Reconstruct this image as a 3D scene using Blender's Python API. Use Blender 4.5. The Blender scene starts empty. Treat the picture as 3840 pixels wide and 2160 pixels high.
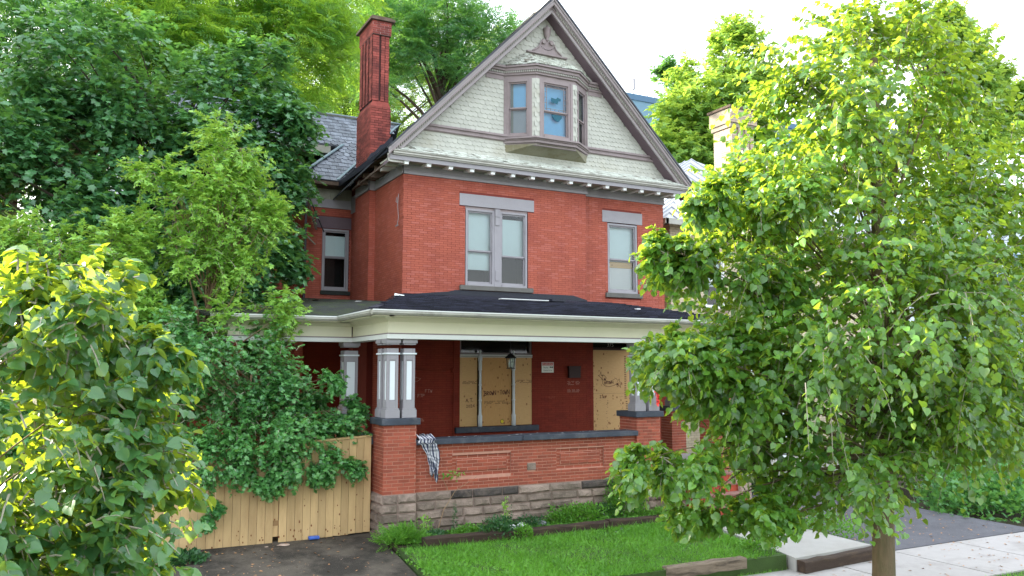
import bpy, math, random
import numpy as np
from mathutils import Vector, Matrix
random.seed(7)
SC = bpy.context.scene
COL = SC.collection
R = math.radians
# ------------------------------------------------------------------ camera, sky, sun, exposure
cam = bpy.data.objects.new('camera', bpy.data.cameras.new('camera'))
COL.objects.link(cam)
cam.location = (-6.79, -18.7, 3.1)
cam.rotation_euler = (R(90 + 5.67), 0, R(-27.35))
cam.data.lens = 28.86
cam.data.sensor_width = 36
cam.data.clip_end = 600
cam.data.clip_start = 0.1
SC.camera = cam
SUN_EL, SUN_AZ = 24.0, -38.0          # azimuth measured from +Y towards +X
sd = Vector((math.sin(R(SUN_AZ)) * math.cos(R(SUN_EL)), math.cos(R(SUN_AZ)) * math.cos(R(SUN_EL)), math.sin(R(SUN_EL))))
W = bpy.data.worlds.new('World')
SC.world = W
W.use_nodes = True
wn, wl = W.node_tree.nodes, W.node_tree.links
sky = wn.new('ShaderNodeTexSky')
sky.sky_type = 'NISHITA'
sky.sun_disc = False
sky.sun_elevation = R(SUN_EL)
sky.sun_rotation = R(SUN_AZ)
sky.dust_density = 3.0
sky.air_density = 1.2
wm = wn.new('ShaderNodeMix'); wm.data_type = 'RGBA'
wm.inputs[0].default_value = 0.62                    # thin bright cloud over the whole sky
wl.new(sky.outputs[0], wm.inputs[6])
wm.inputs[7].default_value = (7.6, 8.0, 8.6, 1)
bg = wn['Background']
wl.new(wm.outputs[2], bg.inputs[0])
bg.inputs[1].default_value = 0.13
sun = bpy.data.objects.new('sun', bpy.data.lights.new('sun', 'SUN'))
COL.objects.link(sun)
sun.data.energy = 5.0
sun.data.angle = R(0.55)
sun.data.color = (1, 0.93, 0.8)
sun.rotation_euler = sd.to_track_quat('Z', 'Y').to_euler()
SC.view_settings.view_transform = 'Standard'
SC.view_settings.look = 'None'
SC.view_settings.exposure = 1.88
SC.view_settings.gamma = 1
SC.view_settings.use_curve_mapping = False
SC.render.engine = 'CYCLES'
SC.cycles.max_bounces = 8
SC.cycles.transparent_max_bounces = 8

# ------------------------------------------------------------------ materials
def rnd_node(nt):
    g = nt.nodes.new('ShaderNodeNewGeometry'); o = nt.nodes.new('ShaderNodeObjectInfo')
    a = nt.nodes.new('ShaderNodeMath'); a.operation = 'ADD'
    nt.links.new(g.outputs['Random Per Island'], a.inputs[0]); nt.links.new(o.outputs['Random'], a.inputs[1])
    f = nt.nodes.new('ShaderNodeMath'); f.operation = 'FRACT'; nt.links.new(a.outputs[0], f.inputs[0])
    return g, f
def mixc(nt, fac, a, b, mode='MIX'):
    m = nt.nodes.new('ShaderNodeMix'); m.data_type = 'RGBA'; m.blend_type = mode
    for s, v in ((0, fac), (6, a), (7, b)):
        if hasattr(v, 'links'): nt.links.new(v, m.inputs[s])
        elif isinstance(v, (int, float)): m.inputs[s].default_value = v
        else: m.inputs[s].default_value = (*v[:3], 1)
    return m.outputs[2]
def noise(nt, vec, scale, detail=4, rough=.6, stretch=None):
    if stretch:
        mp = nt.nodes.new('ShaderNodeMapping'); mp.inputs['Scale'].default_value = stretch
        nt.links.new(vec, mp.inputs[0]); vec = mp.outputs[0]
    n = nt.nodes.new('ShaderNodeTexNoise'); n.inputs['Scale'].default_value = scale
    n.inputs['Detail'].default_value = detail; n.inputs['Roughness'].default_value = rough
    nt.links.new(vec, n.inputs['Vector'])
    return n.outputs['Fac']
def ramp(nt, src, lo, hi):
    m = nt.nodes.new('ShaderNodeMapRange'); nt.links.new(src, m.inputs[0])
    m.inputs[1].default_value = lo; m.inputs[2].default_value = hi
    return m.outputs[0]
def sc(c, k): return tuple(min(1, x * k) for x in c[:3])
def M(name, col, rough=.8, var=.18, ns=3., island=0., bump=.0, bs=60., dirt=None, dirtamt=.5, ds=1.2, dlo=.5, dhi=.75, metal=0., spec=.4, stretch=None, col2=None):
    m = bpy.data.materials.new(name); m.use_nodes = True
    nt = m.node_tree; p = nt.nodes['Principled BSDF']
    g, rd = rnd_node(nt); pos = g.outputs['Position']
    base = mixc(nt, noise(nt, pos, ns, stretch=stretch), sc(col, 1 - var), sc(col, 1 + var))
    if island:
        k = nt.nodes.new('ShaderNodeMapRange'); nt.links.new(rd.outputs[0], k.inputs[0])
        k.inputs[3].default_value = 1 - island; k.inputs[4].default_value = 1 + island
        cx = nt.nodes.new('ShaderNodeVectorMath'); cx.operation = 'SCALE'
        nt.links.new(base, cx.inputs[0]); nt.links.new(k.outputs[0], cx.inputs['Scale']); base = cx.outputs[0]
    if col2:
        r2 = ramp(nt, rd.outputs[0], .78, .84)
        base = mixc(nt, r2, base, col2)
    if dirt:
        d = ramp(nt, noise(nt, pos, ds, 6, .7, stretch), dlo, dhi)
        dm = nt.nodes.new('ShaderNodeMath'); dm.operation = 'MULTIPLY'; nt.links.new(d, dm.inputs[0]); dm.inputs[1].default_value = dirtamt
        base = mixc(nt, dm.outputs[0], base, dirt)
    nt.links.new(base, p.inputs['Base Color'])
    p.inputs['Roughness'].default_value = rough; p.inputs['Metallic'].default_value = metal
    p.inputs['Specular IOR Level'].default_value = spec
    if bump:
        b = nt.nodes.new('ShaderNodeBump'); b.inputs['Strength'].default_value = bump; b.inputs['Distance'].default_value = .02
        nt.links.new(noise(nt, pos, bs, 5, .65, stretch), b.inputs['Height']); nt.links.new(b.outputs[0], p.inputs['Normal'])
    return m
def leafmat(name, dark, light, trans, tf=.38, rough=.42, spec=.5):
    m = bpy.data.materials.new(name); m.use_nodes = True
    nt = m.node_tree; p = nt.nodes['Principled BSDF']; out = nt.nodes['Material Output']
    g, rd = rnd_node(nt)
    big = ramp(nt, noise(nt, g.outputs['Position'], .9, 3), .3, .7)
    av = nt.nodes.new('ShaderNodeMath'); av.operation = 'MULTIPLY_ADD'; nt.links.new(rd.outputs[0], av.inputs[0]); av.inputs[1].default_value = .65
    hf = nt.nodes.new('ShaderNodeMath'); hf.operation = 'MULTIPLY'; nt.links.new(big, hf.inputs[0]); hf.inputs[1].default_value = .35
    nt.links.new(hf.outputs[0], av.inputs[2])
    c = mixc(nt, av.outputs[0], dark, light)
    nt.links.new(c, p.inputs['Base Color']); p.inputs['Roughness'].default_value = rough; p.inputs['Specular IOR Level'].default_value = spec
    t = nt.nodes.new('ShaderNodeBsdfTranslucent')
    tc = mixc(nt, av.outputs[0], sc(trans, .7), sc(trans, 1.2)); nt.links.new(tc, t.inputs[0])
    mx = nt.nodes.new('ShaderNodeMixShader'); mx.inputs[0].default_value = tf
    nt.links.new(p.outputs[0], mx.inputs[1]); nt.links.new(t.outputs[0], mx.inputs[2]); nt.links.new(mx.outputs[0], out.inputs[0])
    return m
def glassmat(name, tint=(.88, .93, .93), rough=.03):
    # thin window glass: mostly see-through, strong mirror at a slant
    m = bpy.data.materials.new(name); m.use_nodes = True
    nt = m.node_tree; out = nt.nodes['Material Output']; nt.nodes.remove(nt.nodes['Principled BSDF'])
    tr = nt.nodes.new('ShaderNodeBsdfTransparent'); tr.inputs[0].default_value = (*tint, 1)
    gl = nt.nodes.new('ShaderNodeBsdfGlossy'); gl.inputs['Roughness'].default_value = rough
    fr = nt.nodes.new('ShaderNodeFresnel'); fr.inputs[0].default_value = 1.62
    mx = nt.nodes.new('ShaderNodeMixShader')
    nt.links.new(fr.outputs[0], mx.inputs[0]); nt.links.new(tr.outputs[0], mx.inputs[1]); nt.links.new(gl.outputs[0], mx.inputs[2])
    nt.links.new(mx.outputs[0], out.inputs[0])
    return m
def plywood(name, a, b, stretch):
    m = bpy.data.materials.new(name); m.use_nodes = True
    nt = m.node_tree; p = nt.nodes['Principled BSDF']; g = nt.nodes.new('ShaderNodeNewGeometry'); pos = g.outputs['Position']
    base = mixc(nt, noise(nt, pos, 5, 5, .7, stretch), a, b)
    vo = nt.nodes.new('ShaderNodeTexVoronoi'); vo.inputs['Scale'].default_value = 9
    mp = nt.nodes.new('ShaderNodeMapping'); mp.inputs['Scale'].default_value = (1, .01, .75); nt.links.new(pos, mp.inputs[0]); nt.links.new(mp.outputs[0], vo.inputs['Vector'])
    kn = ramp(nt, vo.outputs['Distance'], .26, .10)
    gate = ramp(nt, noise(nt, pos, 2.2, 2), .42, .5)
    mu = nt.nodes.new('ShaderNodeMath'); mu.operation = 'MULTIPLY'; nt.links.new(kn, mu.inputs[0]); nt.links.new(gate, mu.inputs[1])
    base = mixc(nt, mu.outputs[0], base, (.22, .07, .015))
    nt.links.new(base, p.inputs['Base Color']); p.inputs['Roughness'].default_value = .75
    return m

MAT = dict(
 brick_upper=M('painted_brick_upper', (.39, .094, .055), .75, .14, 1.6, .10, .25, 90, (.24, .048, .035), .6, 1.1, .46, .72, col2=(.42, .115, .078)),
 mortar_upper=M('mortar_painted', (.19, .036, .026), .9, .15, 8),
 brick_porch=M('brick_porch', (.335, .080, .044), .8, .16, 1.8, .20, .35, 90, (.18, .045, .03), .7, 1.4, .48, .78),
 mortar_porch=M('mortar_pale', (.52, .26, .19), .9, .3, 9),
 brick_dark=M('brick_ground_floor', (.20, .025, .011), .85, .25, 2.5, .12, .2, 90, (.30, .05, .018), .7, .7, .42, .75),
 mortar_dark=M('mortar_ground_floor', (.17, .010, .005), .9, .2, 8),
 brick_chim=M('brick_chimney', (.29, .068, .052), .85, .22, 3, .34, .4, 80, (.07, .02, .02), .7, 2.2, .45, .68),
 mortar_chim=M('mortar_chimney', (.055, .02, .018), .9, .3, 8),
 mortar_white=M('mortar_chimney_top', (.55, .42, .38), .9, .2, 8),
 stone=M('sandstone_block', (.285, .215, .175), .92, .3, 5, .28, .9, 28, (.07, .06, .04), .75, 1.6, .44, .66),
 stone_blk=M('sooty_sandstone', (.06, .05, .045), .92, .4, 5, .25, .9, 28, (.25, .19, .15), .5, 3, .5, .7),
 mortar_stone=M('stone_mortar', (.30, .21, .18), .95, .2, 8, bump=.4, bs=40),
 coping=M('blue_black_coping', (.045, .055, .075), .6, .4, 4, 0, .3, 40, (.20, .20, .20), .55, 3, .5, .8),
 coping_r=M('weathered_coping', (.13, .125, .11), .8, .3, 4, 0, .3, 40, (.05, .05, .05), .5, 3, .5, .8),
 hole=M('broken_pane_gap', (.02, .10, .14), .8, .2, 20),
 grey=M('grey_violet_trim', (.30, .285, .30), .6, .10, 3, 0, .12, 60, (.12, .11, .12), .4, 2, .52, .8),
 grey_st=M('grey_stone_lintel', (.33, .315, .33), .85, .12, 4, 0, .35, 70, (.22, .20, .20), .4, 2, .5, .8),
 rake=M('rake_paint', (.36, .325, .325), .65, .10, 3, 0, .2, 60, (.17, .14, .13), .45, 3, .5, .72),
 moss_shade_sh=M('mossy_shaded_shingle', (.25, .24, .17), .85, .2, 5, .10, .5, 60, (.16, .14, .07), .7, 2.5, .45, .62),  # mossy tone, with the shadow below the bay darkened into the colour
 mauve=M('mauve_trim', (.265, .218, .215), .65, .14, 3, 0, .2, 60, (.11, .085, .075), .5, 2.2, .5, .8),
 brownst=M('brown_lintel', (.14, .10, .115), .85, .15, 4, 0, .3, 60),
 cream=M('cream_paint', (.74, .71, .53), .6, .05, 2, 0, .08, 60, (.42, .40, .28), .35, 1.2, .52, .8),
 white=M('white_paint', (.74, .76, .73), .5, .05, 3, 0, .06, 50, (.5, .5, .46), .25, 2, .55, .8),
 panelw=M('white_panel', (.72, .77, .79), .5, .05, 3, 0, .0),
 gutter=M('weathered_gutter', (.42, .41, .36), .5, .14, 4, 0, .15, 50, (.15, .14, .11), .6, 2.6, .5, .75),
 sage=M('sage_shingle', (.455, .46, .40), .75, .07, 2, .07, .2, 80, (.30, .27, .18), .55, 1.0, .55, .8),
 sage_worn=M('peeling_shingle', (.58, .61, .54), .85, .15, 6, .12, .6, 60, (.20, .17, .13), .8, 5, .5, .64),
 sage_back=M('sage_board', (.20, .22, .17), .9, .1, 3),
 slate=M('grey_slate', (.17, .19, .22), .55, .35, 7, .32, .25, 40, (.05, .055, .07), .7, 6, .48, .66, spec=.5),
 slate_dk=M('dark_slate', (.05, .055, .065), .7, .3, 5, .3, .3, 40),
 asphalt_sh=M('asphalt_shingle', (.020, .021, .036), .75, .4, 9, .65, .5, 120),
 tar=M('tar_flashing', (.012, .014, .024), .5, .4, 5, 0, .5, 30),
 tar_moss=M('mossy_felt', (.030, .034, .03), .9, .5, 4, 0, .6, 30, (.05, .075, .02), .7, 1.6, .45, .6),
 metal_blue=M('blue_grey_flashing', (.22, .30, .33), .4, .2, 5, 0, .1, 30, (.4, .42, .4), .4, 3, .5, .7, spec=.6),
 soffit=M('soffit_paint', (.36, .36, .29), .8, .2, 3, 0, .2, 50, (.12, .10, .06), .6, 1.5, .45, .7),
 rot=M('rotten_wood', (.10, .07, .05), .95, .5, 5, .2, .6, 30, (.25, .20, .17), .5, 4, .5, .7),
 black=M('black_metal', (.012, .012, .014), .45, .2, 5),
 dark=M('dark_interior', (.012, .011, .010), .95, .3, 3),
 bronze=M('dark_box', (.035, .012, .010), .6, .3, 6),
 blind=M('pale_blind', (.72, .82, .82), .8, .05, 3, 0, .1, 20),
 blind_b=M('blue_blind', (.20, .52, .80), .8, .05, 3, 0, .1, 20),
 blind_w=M('white_board', (.74, .73, .72), .7, .05, 3),
 board_grey=M('grey_screen', (.27, .31, .34), .6, .1, 3),
 fence=M('raw_spruce', (.52, .355, .17), .75, .2, 3, .16, .15, 60, (.33, .19, .08), .5, 2.4, .48, .72, stretch=(3, 3, .5)),
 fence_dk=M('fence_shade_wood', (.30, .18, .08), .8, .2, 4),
 knot=M('knot', (.17, .06, .02), .8, .3, 20),
 ply=plywood('plywood', (.52, .28, .10), (.74, .50, .23), (1.5, 1, 14)),
 ply_v=plywood('plywood_upright', (.46, .22, .065), (.70, .43, .17), (14, 1, 1.2)),
 ink=M('marker_ink', (.10, .03, .015), .7, .2, 30),
 stamp=M('mill_stamp', (.20, .10, .045), .8, .4, 60),
 scratch=M('scratched_writing', (.42, .22, .17), .8, .3, 60),
 yel=M('yellow_ink', (.75, .62, .03), .6, .1, 10),
 red=M('sign_red', (.55, .03, .02), .4, .1, 10),
 signw=M('sign_white', (.80, .82, .74), .4, .04, 6),
 cloth_w=M('cloth_white', (.66, .68, .72), .9, .05, 5),
 asph=M('asphalt_drive', (.105, .088, .068), .85, .4, 5, 0, 1.0, 60, (.022, .019, .015), .85, 1.1, .42, .58),
 asph_g=M('asphalt_grey', (.135, .135, .15), .95, .2, 4, 0, .9, 130, (.075, .075, .08), .6, 1.3, .45, .7),
 conc=M('concrete_slab', (.38, .36, .345), .9, .12, 5, .05, .35, 70, (.25, .23, .21), .6, 1.6, .50, .70),
 conc_w=M('concrete_walk', (.38, .37, .345), .9, .10, 3, 0, .3, 80, (.30, .28, .25), .5, 1.8, .48, .7),
 soil=M('soil', (.07, .05, .032), .95, .35, 4, 0, .9, 50, (.03, .045, .015), .6, 2, .45, .6),
 lawn=M('lawn_soil', (.045, .085, .018), .95, .3, 5, 0, .8, 60),
 timber=M('old_timber', (.048, .030, .020), .9, .45, 6, .1, .8, 30, (.12, .08, .045), .55, 3, .5, .68, stretch=(.6, 4, 4)),
 timber_pale=M('pale_weathered_timber', (.26, .20, .145), .9, .35, 8, .1, .9, 30, (.06, .045, .03), .8, 3, .46, .62, stretch=(.5, 4, 4)),
 step_top=M('red_step_paint', (.23, .105, .085), .8, .2, 4, 0, .3, 60, (.36, .27, .22), .6, 2, .45, .7),
 step_red=M('red_riser_paint', (.34, .055, .025), .7, .18, 3, .1, .25, 60, (.20, .04, .025), .5, 2, .5, .75),
 rock=M('pale_rock', (.48, .50, .50), .85, .2, 8, 0, .5, 30),
 rock_d=M('grey_rock', (.22, .23, .24), .85, .3, 8, 0, .6, 30),
 trash=M('paper_litter', (.72, .72, .72), .7, .1, 10),
 card=M('soggy_cardboard', (.55, .42, .34), .8, .2, 10, dirt=(.15, .10, .08), dirtamt=.7, ds=6),
 blue=M('blue_wrapper', (.05, .12, .45), .4, .2, 10),
 bag=M('black_plastic', (.015, .017, .02), .25, .3, 10),
 petal_r=M('red_petals', (.75, .03, .02), .5, .2, 30, .2),
 petal_o=M('orange_petals', (.85, .22, .03), .5, .2, 30, .2),
 petal_y=M('yellow_petals', (.85, .68, .06), .5, .2, 30, .2),
 bark=M('linden_bark', (.16, .115, .065), .95, .35, 7, 0, 1.0, 22, (.07, .085, .03), .6, 2, .42, .65, stretch=(2.5, 2.5, .5)),
 bark_d=M('dark_bark', (.055, .042, .03), .95, .35, 6, 0, .8, 22),
 bark_l=M('tan_bark', (.27, .18, .105), .9, .3, 7, 0, .6, 26),
 twig=M('grey_twig', (.30, .28, .21), .85, .2, 10),
 ycream=M('yellow_brick_wall', (.55, .47, .33), .85, .10, 2, .12, .3, 80, (.30, .25, .17), .5, 1.2, .5, .75),
 ymortar=M('yellow_mortar', (.30, .26, .20), .95, .2, 8),
 ychim=M('sandy_brick', (.46, .36, .27), .85, .15, 3, .12, .3, 80),
 tin=M('standing_seam_tin', (.42, .44, .47), .38, .12, 3, 0, .1, 20, (.28, .29, .32), .4, 2, .5, .7, spec=.6),
 bluewall=M('blue_grey_cladding', (.12, .22, .29), .6, .08, 1),
 bluewall_l=M('pale_blue_cladding', (.30, .46, .52), .6, .08, 1),
 bluetrim=M('blue_cap', (.05, .12, .20), .5, .1, 1),
 palewall=M('pale_block_wall', (.58, .66, .74), .8, .05, .5),
 seedpod=M('linden_bract', (.62, .62, .18), .7, .15, 20, .2),
 deadleaf=M('dead_leaf', (.42, .22, .10), .8, .3, 20, .2),
)
GL = glassmat('window_glass'); GLB = glassmat('dark_glass', (.35, .4, .36), .06)
LM = dict(
 linden=leafmat('linden_leaf', (.010, .070, .020), (.135, .330, .050), (.58, .76, .05), .38, .33, .8),
 linden_near=leafmat('near_linden_leaf', (.022, .110, .045), (.085, .250, .085), (.55, .68, .03), .38, .30, .8),
 maple=leafmat('maple_leaf', (.012, .075, .032), (.125, .320, .120), (.24, .52, .07), .30, .33, .8),
 elm=leafmat('elm_leaf', (.11, .31, .045), (.36, .64, .10), (.46, .62, .08), .32),
 vine=leafmat('vine_leaf', (.018, .115, .036), (.150, .400, .105), (.28, .56, .08), .30, .36, .7),
 walnut=leafmat('walnut_leaf', (.022, .11, .022), (.12, .31, .055), (.52, .80, .06), .40, .4),
 walnut_d=leafmat('walnut_shaded_leaf', (.014, .085, .035), (.09, .26, .10), (.30, .62, .08), .36, .4),
 far=leafmat('far_leaf', (.080, .21, .035), (.24, .43, .075), (.50, .68, .08), .38, .6),
 weed=leafmat('weed_leaf', (.05, .19, .02), (.17, .42, .04), (.22, .42, .04), .3, .5),
 weed_d=leafmat('dark_weed_leaf', (.020, .085, .030), (.055, .150, .050), (.12, .32, .06), .25, .45),
 grass=leafmat('grass_blade', (.07, .28, .02), (.26, .62, .05), (.30, .62, .05), .3, .55),
)
# ------------------------------------------------------------------ helpers
def frame(P, U=(1, 0, 0), N=(0, -1, 0)):
    P, U, N = Vector(P), Vector(U).normalized(), Vector(N).normalized()
    m = Matrix.Identity(4)
    for i in range(3):
        m[i][0], m[i][1], m[i][2], m[i][3] = U[i], N[i], (0, 0, 1)[i], P[i]
    return m
class MB:
    def __init__(s, T=None): s.v, s.f, s.T = [], [], T
    def add(s, vs, fs):
        b = len(s.v)
        s.v += [tuple(s.T @ Vector(p)) for p in vs] if s.T else [tuple(p) for p in vs]
        s.f += [tuple(b + i for i in f) for f in fs]
        return s
    def box(s, a0, a1, b0, b1, c0, c1):
        return s.add([(a0, b0, c0), (a1, b0, c0), (a1, b1, c0), (a0, b1, c0), (a0, b0, c1), (a1, b0, c1), (a1, b1, c1), (a0, b1, c1)],
                     [(0, 3, 2, 1), (4, 5, 6, 7), (0, 1, 5, 4), (1, 2, 6, 5), (2, 3, 7, 6), (3, 0, 4, 7)])
    def prism(s, poly, d):
        n = len(poly); d = Vector(d)
        vs = [tuple(p) for p in poly] + [tuple(Vector(p) + d) for p in poly]
        return s.add(vs, [tuple(range(n))[::-1], tuple(range(n, 2 * n))] + [(i, (i + 1) % n, n + (i + 1) % n, n + i) for i in range(n)])
    def poly(s, pts): return s.add(pts, [tuple(range(len(pts)))])
    def tube(s, pts, rad, n=6, cap=True):
        pts = [Vector(p) for p in pts]; m = len(pts)
        if not isinstance(rad, (list, tuple)): rad = [rad] * m
        vs = []; ref = Vector((.31, .2, .93)).normalized()
        for i, p in enumerate(pts):
            t = (pts[min(i + 1, m - 1)] - pts[max(i - 1, 0)])
            t = t.normalized() if t.length > 1e-9 else Vector((0, 0, 1))
            a = t.cross(ref); 
            if a.length < .1: a = t.cross(Vector((1, 0, 0)))
            a.normalize(); b = t.cross(a)
            for k in range(n):
                an = 2 * math.pi * k / n
                vs.append(tuple(p + (a * math.cos(an) + b * math.sin(an)) * rad[i]))
        fs = [(i * n + k, i * n + (k + 1) % n, (i + 1) * n + (k + 1) % n, (i + 1) * n + k) for i in range(m - 1) for k in range(n)]
        if cap: fs += [tuple(range(n))[::-1], tuple(range((m - 1) * n, m * n))]
        return s.add(vs, fs)
    def lathe(s, c, prof, n=12):
        vs = [(c[0] + r * math.cos(2 * math.pi * k / n), c[1] + r * math.sin(2 * math.pi * k / n), c[2] + z) for r, z in prof for k in range(n)]
        m = len(prof)
        return s.add(vs, [(i * n + k, i * n + (k + 1) % n, (i + 1) * n + (k + 1) % n, (i + 1) * n + k) for i in range(m - 1) for k in range(n)] + [tuple(range(n))[::-1], tuple(range((m - 1) * n, m * n))])
    def bar(s, a, b, w, h):
        a, b = Vector(a), Vector(b); t = (b - a).normalized(); u = t.cross(Vector((0, 0, 1)))
        if u.length < .05: u = Vector((1, 0, 0))
        u.normalize(); v = u.cross(t)
        c = [u * (w / 2 * i) + v * (h / 2 * j) for i, j in ((-1, -1), (1, -1), (1, 1), (-1, 1))]
        return s.add([tuple(a + k) for k in c] + [tuple(b + k) for k in c], [(0, 1, 2, 3), (7, 6, 5, 4), (0, 4, 5, 1), (1, 5, 6, 2), (2, 6, 7, 3), (3, 7, 4, 0)])
    def mesh(s, name, mat, smooth=False):
        me = bpy.data.meshes.new(name); me.from_pydata(s.v, [], s.f); me.materials.append(mat)
        if smooth: me.polygons.foreach_set('use_smooth', [True] * len(me.polygons))
        me.update(); return me
    def build(s, name, mat, parent=None, smooth=False, kind=None, bevel=0, label=None):
        o = link(name, s.mesh(name, MAT[mat] if isinstance(mat, str) else mat, smooth), parent)
        if kind: o['kind'] = kind
        if label: o['label'] = label
        if bevel:
            b = o.modifiers.new('bevel', 'BEVEL'); b.width = bevel; b.segments = 2; b.limit_method = 'ANGLE'
        return o
def link(name, data, parent=None):
    o = bpy.data.objects.new(name, data); COL.objects.link(o)
    if parent is not None:
        o.parent = parent
        if parent.type == 'EMPTY': o.matrix_parent_inverse = Matrix.Translation(-parent.location)
    return o
def thing(name, loc, label, cat, group=None):
    o = bpy.data.objects.new(name, None); COL.objects.link(o); o.location = loc; o.empty_display_size = .2
    o['label'] = label; o['category'] = cat
    if group: o['group'] = group
    return o
def tag(o, label, cat, group=None):
    o['label'] = label; o['category'] = cat
    if group: o['group'] = group
    return o
def struct(o): o['kind'] = 'structure'; return o
def holes_cells(L, z0, z1, opens):
    us = sorted({0, L} | {min(max(q, 0), L) for o in opens for q in o[:2]}); zs = sorted({z0, z1} | {min(max(q, z0), z1) for o in opens for q in o[2:4]})
    for i in range(len(us) - 1):
        for j in range(len(zs) - 1):
            cu, cz = (us[i] + us[i + 1]) / 2, (zs[j] + zs[j + 1]) / 2
            if not any(o[0] < cu < o[1] and o[2] < cz < o[3] for o in opens) and us[i + 1] - us[i] > 1e-5 and zs[j + 1] - zs[j] > 1e-5:
                yield us[i], us[i + 1], zs[j], zs[j + 1]
def slab(name, F, L, z0, z1, opens, mat, parent, th=.25):
    mb = MB(F)
    for a, b, c, d in holes_cells(L, z0, z1, opens): mb.box(a, b, -th, 0, c, d)
    return mb.build(name, mat, parent)
BRK = {}
def brickwork(F, L, z0, z1, opens, mat, parent, h=.0555, bl=.213, proud=.008, gap=.007, nobj=0, rng=None, u0=0., phase=0., corner=False):
    rng = rng or random.Random(3); mb = MB(F); nrow = int(round((z1 - z0) / h)); h = (z1 - z0) / nrow; cnt = 0; full = []
    for r in range(nrow):
        za, zb = z0 + r * h + gap / 2, z0 + (r + 1) * h - gap / 2; zc = (za + zb) / 2
        cuts = []
        u = u0 - (bl / 2 if (r % 2) else 0) + phase + rng.uniform(-.006, .006)
        blk = sorted([(o[0], o[1]) for o in opens if o[2] - .5 * h < zc < o[3] + .5 * h])
        segs = [(u0, L)]
        for a, b in blk:
            ns = []
            for s, e in segs:
                if b <= s or a >= e: ns.append((s, e)); continue
                if a > s: ns.append((s, a))
                if b < e: ns.append((b, e))
            segs = ns
        while u < L:
            a, b = u, u + bl; u = b
            for s, e in segs:
                x0, x1 = max(a, s), min(b, e)
                if x1 - x0 < .025: continue
                x0 += gap / 2 if x0 > s + 1e-4 else 0; x1 -= gap / 2 if x1 < e - 1e-4 else 0
                if x1 - x0 > bl - gap - .002: full.append((x0, za, zb))
                else: cuts.append((x0, x1))
                if x1 - x0 <= bl - gap - .002:
                    p = proud + rng.uniform(-.002, .002)
                    mb.box(x0, x1, -.01, p, za, zb)
    if nobj:
        rng.shuffle(full); pick, full = full[:nobj], full[nobj:]
    else: pick = []
    for x0, za, zb in full: mb.box(x0, x0 + bl - gap, -.01, proud + rng.uniform(-.002, .002), za, zb)
    if mb.v: mb.build('brickwork', mat, parent, kind='stuff')
    if pick:
        key = (mat, round(h, 4), bl)
        if key not in BRK:
            hh = pick[0][2] - pick[0][1]
            BRK[key] = MB().box(0, bl - gap, -.01, proud, 0, hh).mesh('brick', MAT[mat])
        for x0, za, zb in pick:
            o = link('brick', BRK[key], parent)
            m = F @ Matrix.Translation((x0, rng.uniform(-.002, .0025), za)); o.matrix_local = m
def inpoly(x, y, P):
    c = False; j = len(P) - 1
    for i in range(len(P)):
        if (P[i][1] > y) != (P[j][1] > y) and x < (P[j][0] - P[i][0]) * (y - P[i][1]) / (P[j][1] - P[i][1]) + P[i][0]: c = not c
        j = i
    return c
def tiles(name, F3, polyuv, tw, th_, shape, mat, parent, nobj=0, rng=None, holes=(), t=.012, tilt=.014, skip=0., jit=.004, margin=0.0, stuffname='shingles'):
    """F3: 4x4 with columns U (across), V (up the slope), N (outward), origin. polyuv: outline in (u,v)."""
    rng = rng or random.Random(5)
    umin, umax = min(p[0] for p in polyuv), max(p[0] for p in polyuv); vmin, vmax = min(p[1] for p in polyuv), max(p[1] for p in polyuv)
    if shape == 'square': out = [(-.48, 0), (.48, 0)]
    elif shape == 'hex': out = [(-.48, .42), (-.24, .0), (.24, .0), (.48, .42)]
    else: out = [(-.5, .30), (-.36, .10), (-.14, 0), (.14, 0), (.36, .10), (.5, .30)]
    top = 1.25; n = len(out)
    prof = [(a * tw, b * th_) for a, b in out] + [(out[-1][0] * tw, top * th_), (out[0][0] * tw, top * th_)]
    N_ = len(prof)
    def zt(b): return tilt * (1 - b / (top * th_)) + .001
    vs = [(a, b, zt(b) + t * .4) for a, b in prof] + [(a, b, zt(b) - t * .6 - .004) for a, b in prof]
    fs = [tuple(range(N_))] + [(i, N_ + i, N_ + (i + 1) % N_, (i + 1) % N_) for i in range(N_)]
    cells = []
    rows = int((vmax - vmin) / th_) + 1
    for r in range(-1, rows):
        v = vmin + r * th_
        u = umin - tw + (tw / 2 if r % 2 else 0)
        while u < umax + tw:
            if inpoly(u, v + th_ * .6, polyuv) and inpoly(u - tw * margin, v + th_ * .3, polyuv) and inpoly(u + tw * margin, v + th_ * .3, polyuv) and not any(inpoly(u, v + th_ * .6, hp) for hp in holes) and rng.random() >= skip:
                cells.append((u + rng.uniform(-jit, jit), v + rng.uniform(-jit, jit)))
            u += tw
    rng.shuffle(cells); pick, rest = cells[:nobj], cells[nobj:]
    mb = MB(F3)
    for u, v in rest:
        a = rng.uniform(-.02, .02) * (jit / .004)
        mb.add([(u + x - y * a, v + y + x * a, z) for x, y, z in vs], fs)
    if rest: mb.build(stuffname, mat, parent, kind='stuff')
    if pick:
        me = MB().add(vs, fs).mesh(name, MAT[mat])
        for u, v in pick:
            o = link(name, me, parent); o.matrix_local = F3 @ Matrix.Translation((u, v, 0)) @ Matrix.Rotation(rng.uniform(-.02, .02) * (jit / .004), 4, 'Z')
def frame3(P, U, V):
    U, V = Vector(U).normalized(), Vector(V).normalized(); N = U.cross(V).normalized()
    m = Matrix.Identity(4)
    for i in range(3): m[i][0], m[i][1], m[i][2], m[i][3] = U[i], V[i], N[i], Vector(P)[i]
    return m
def touv(F3, pts):
    inv = F3.inverted(); return [tuple((inv @ Vector(p))[:2]) for p in pts]
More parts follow.
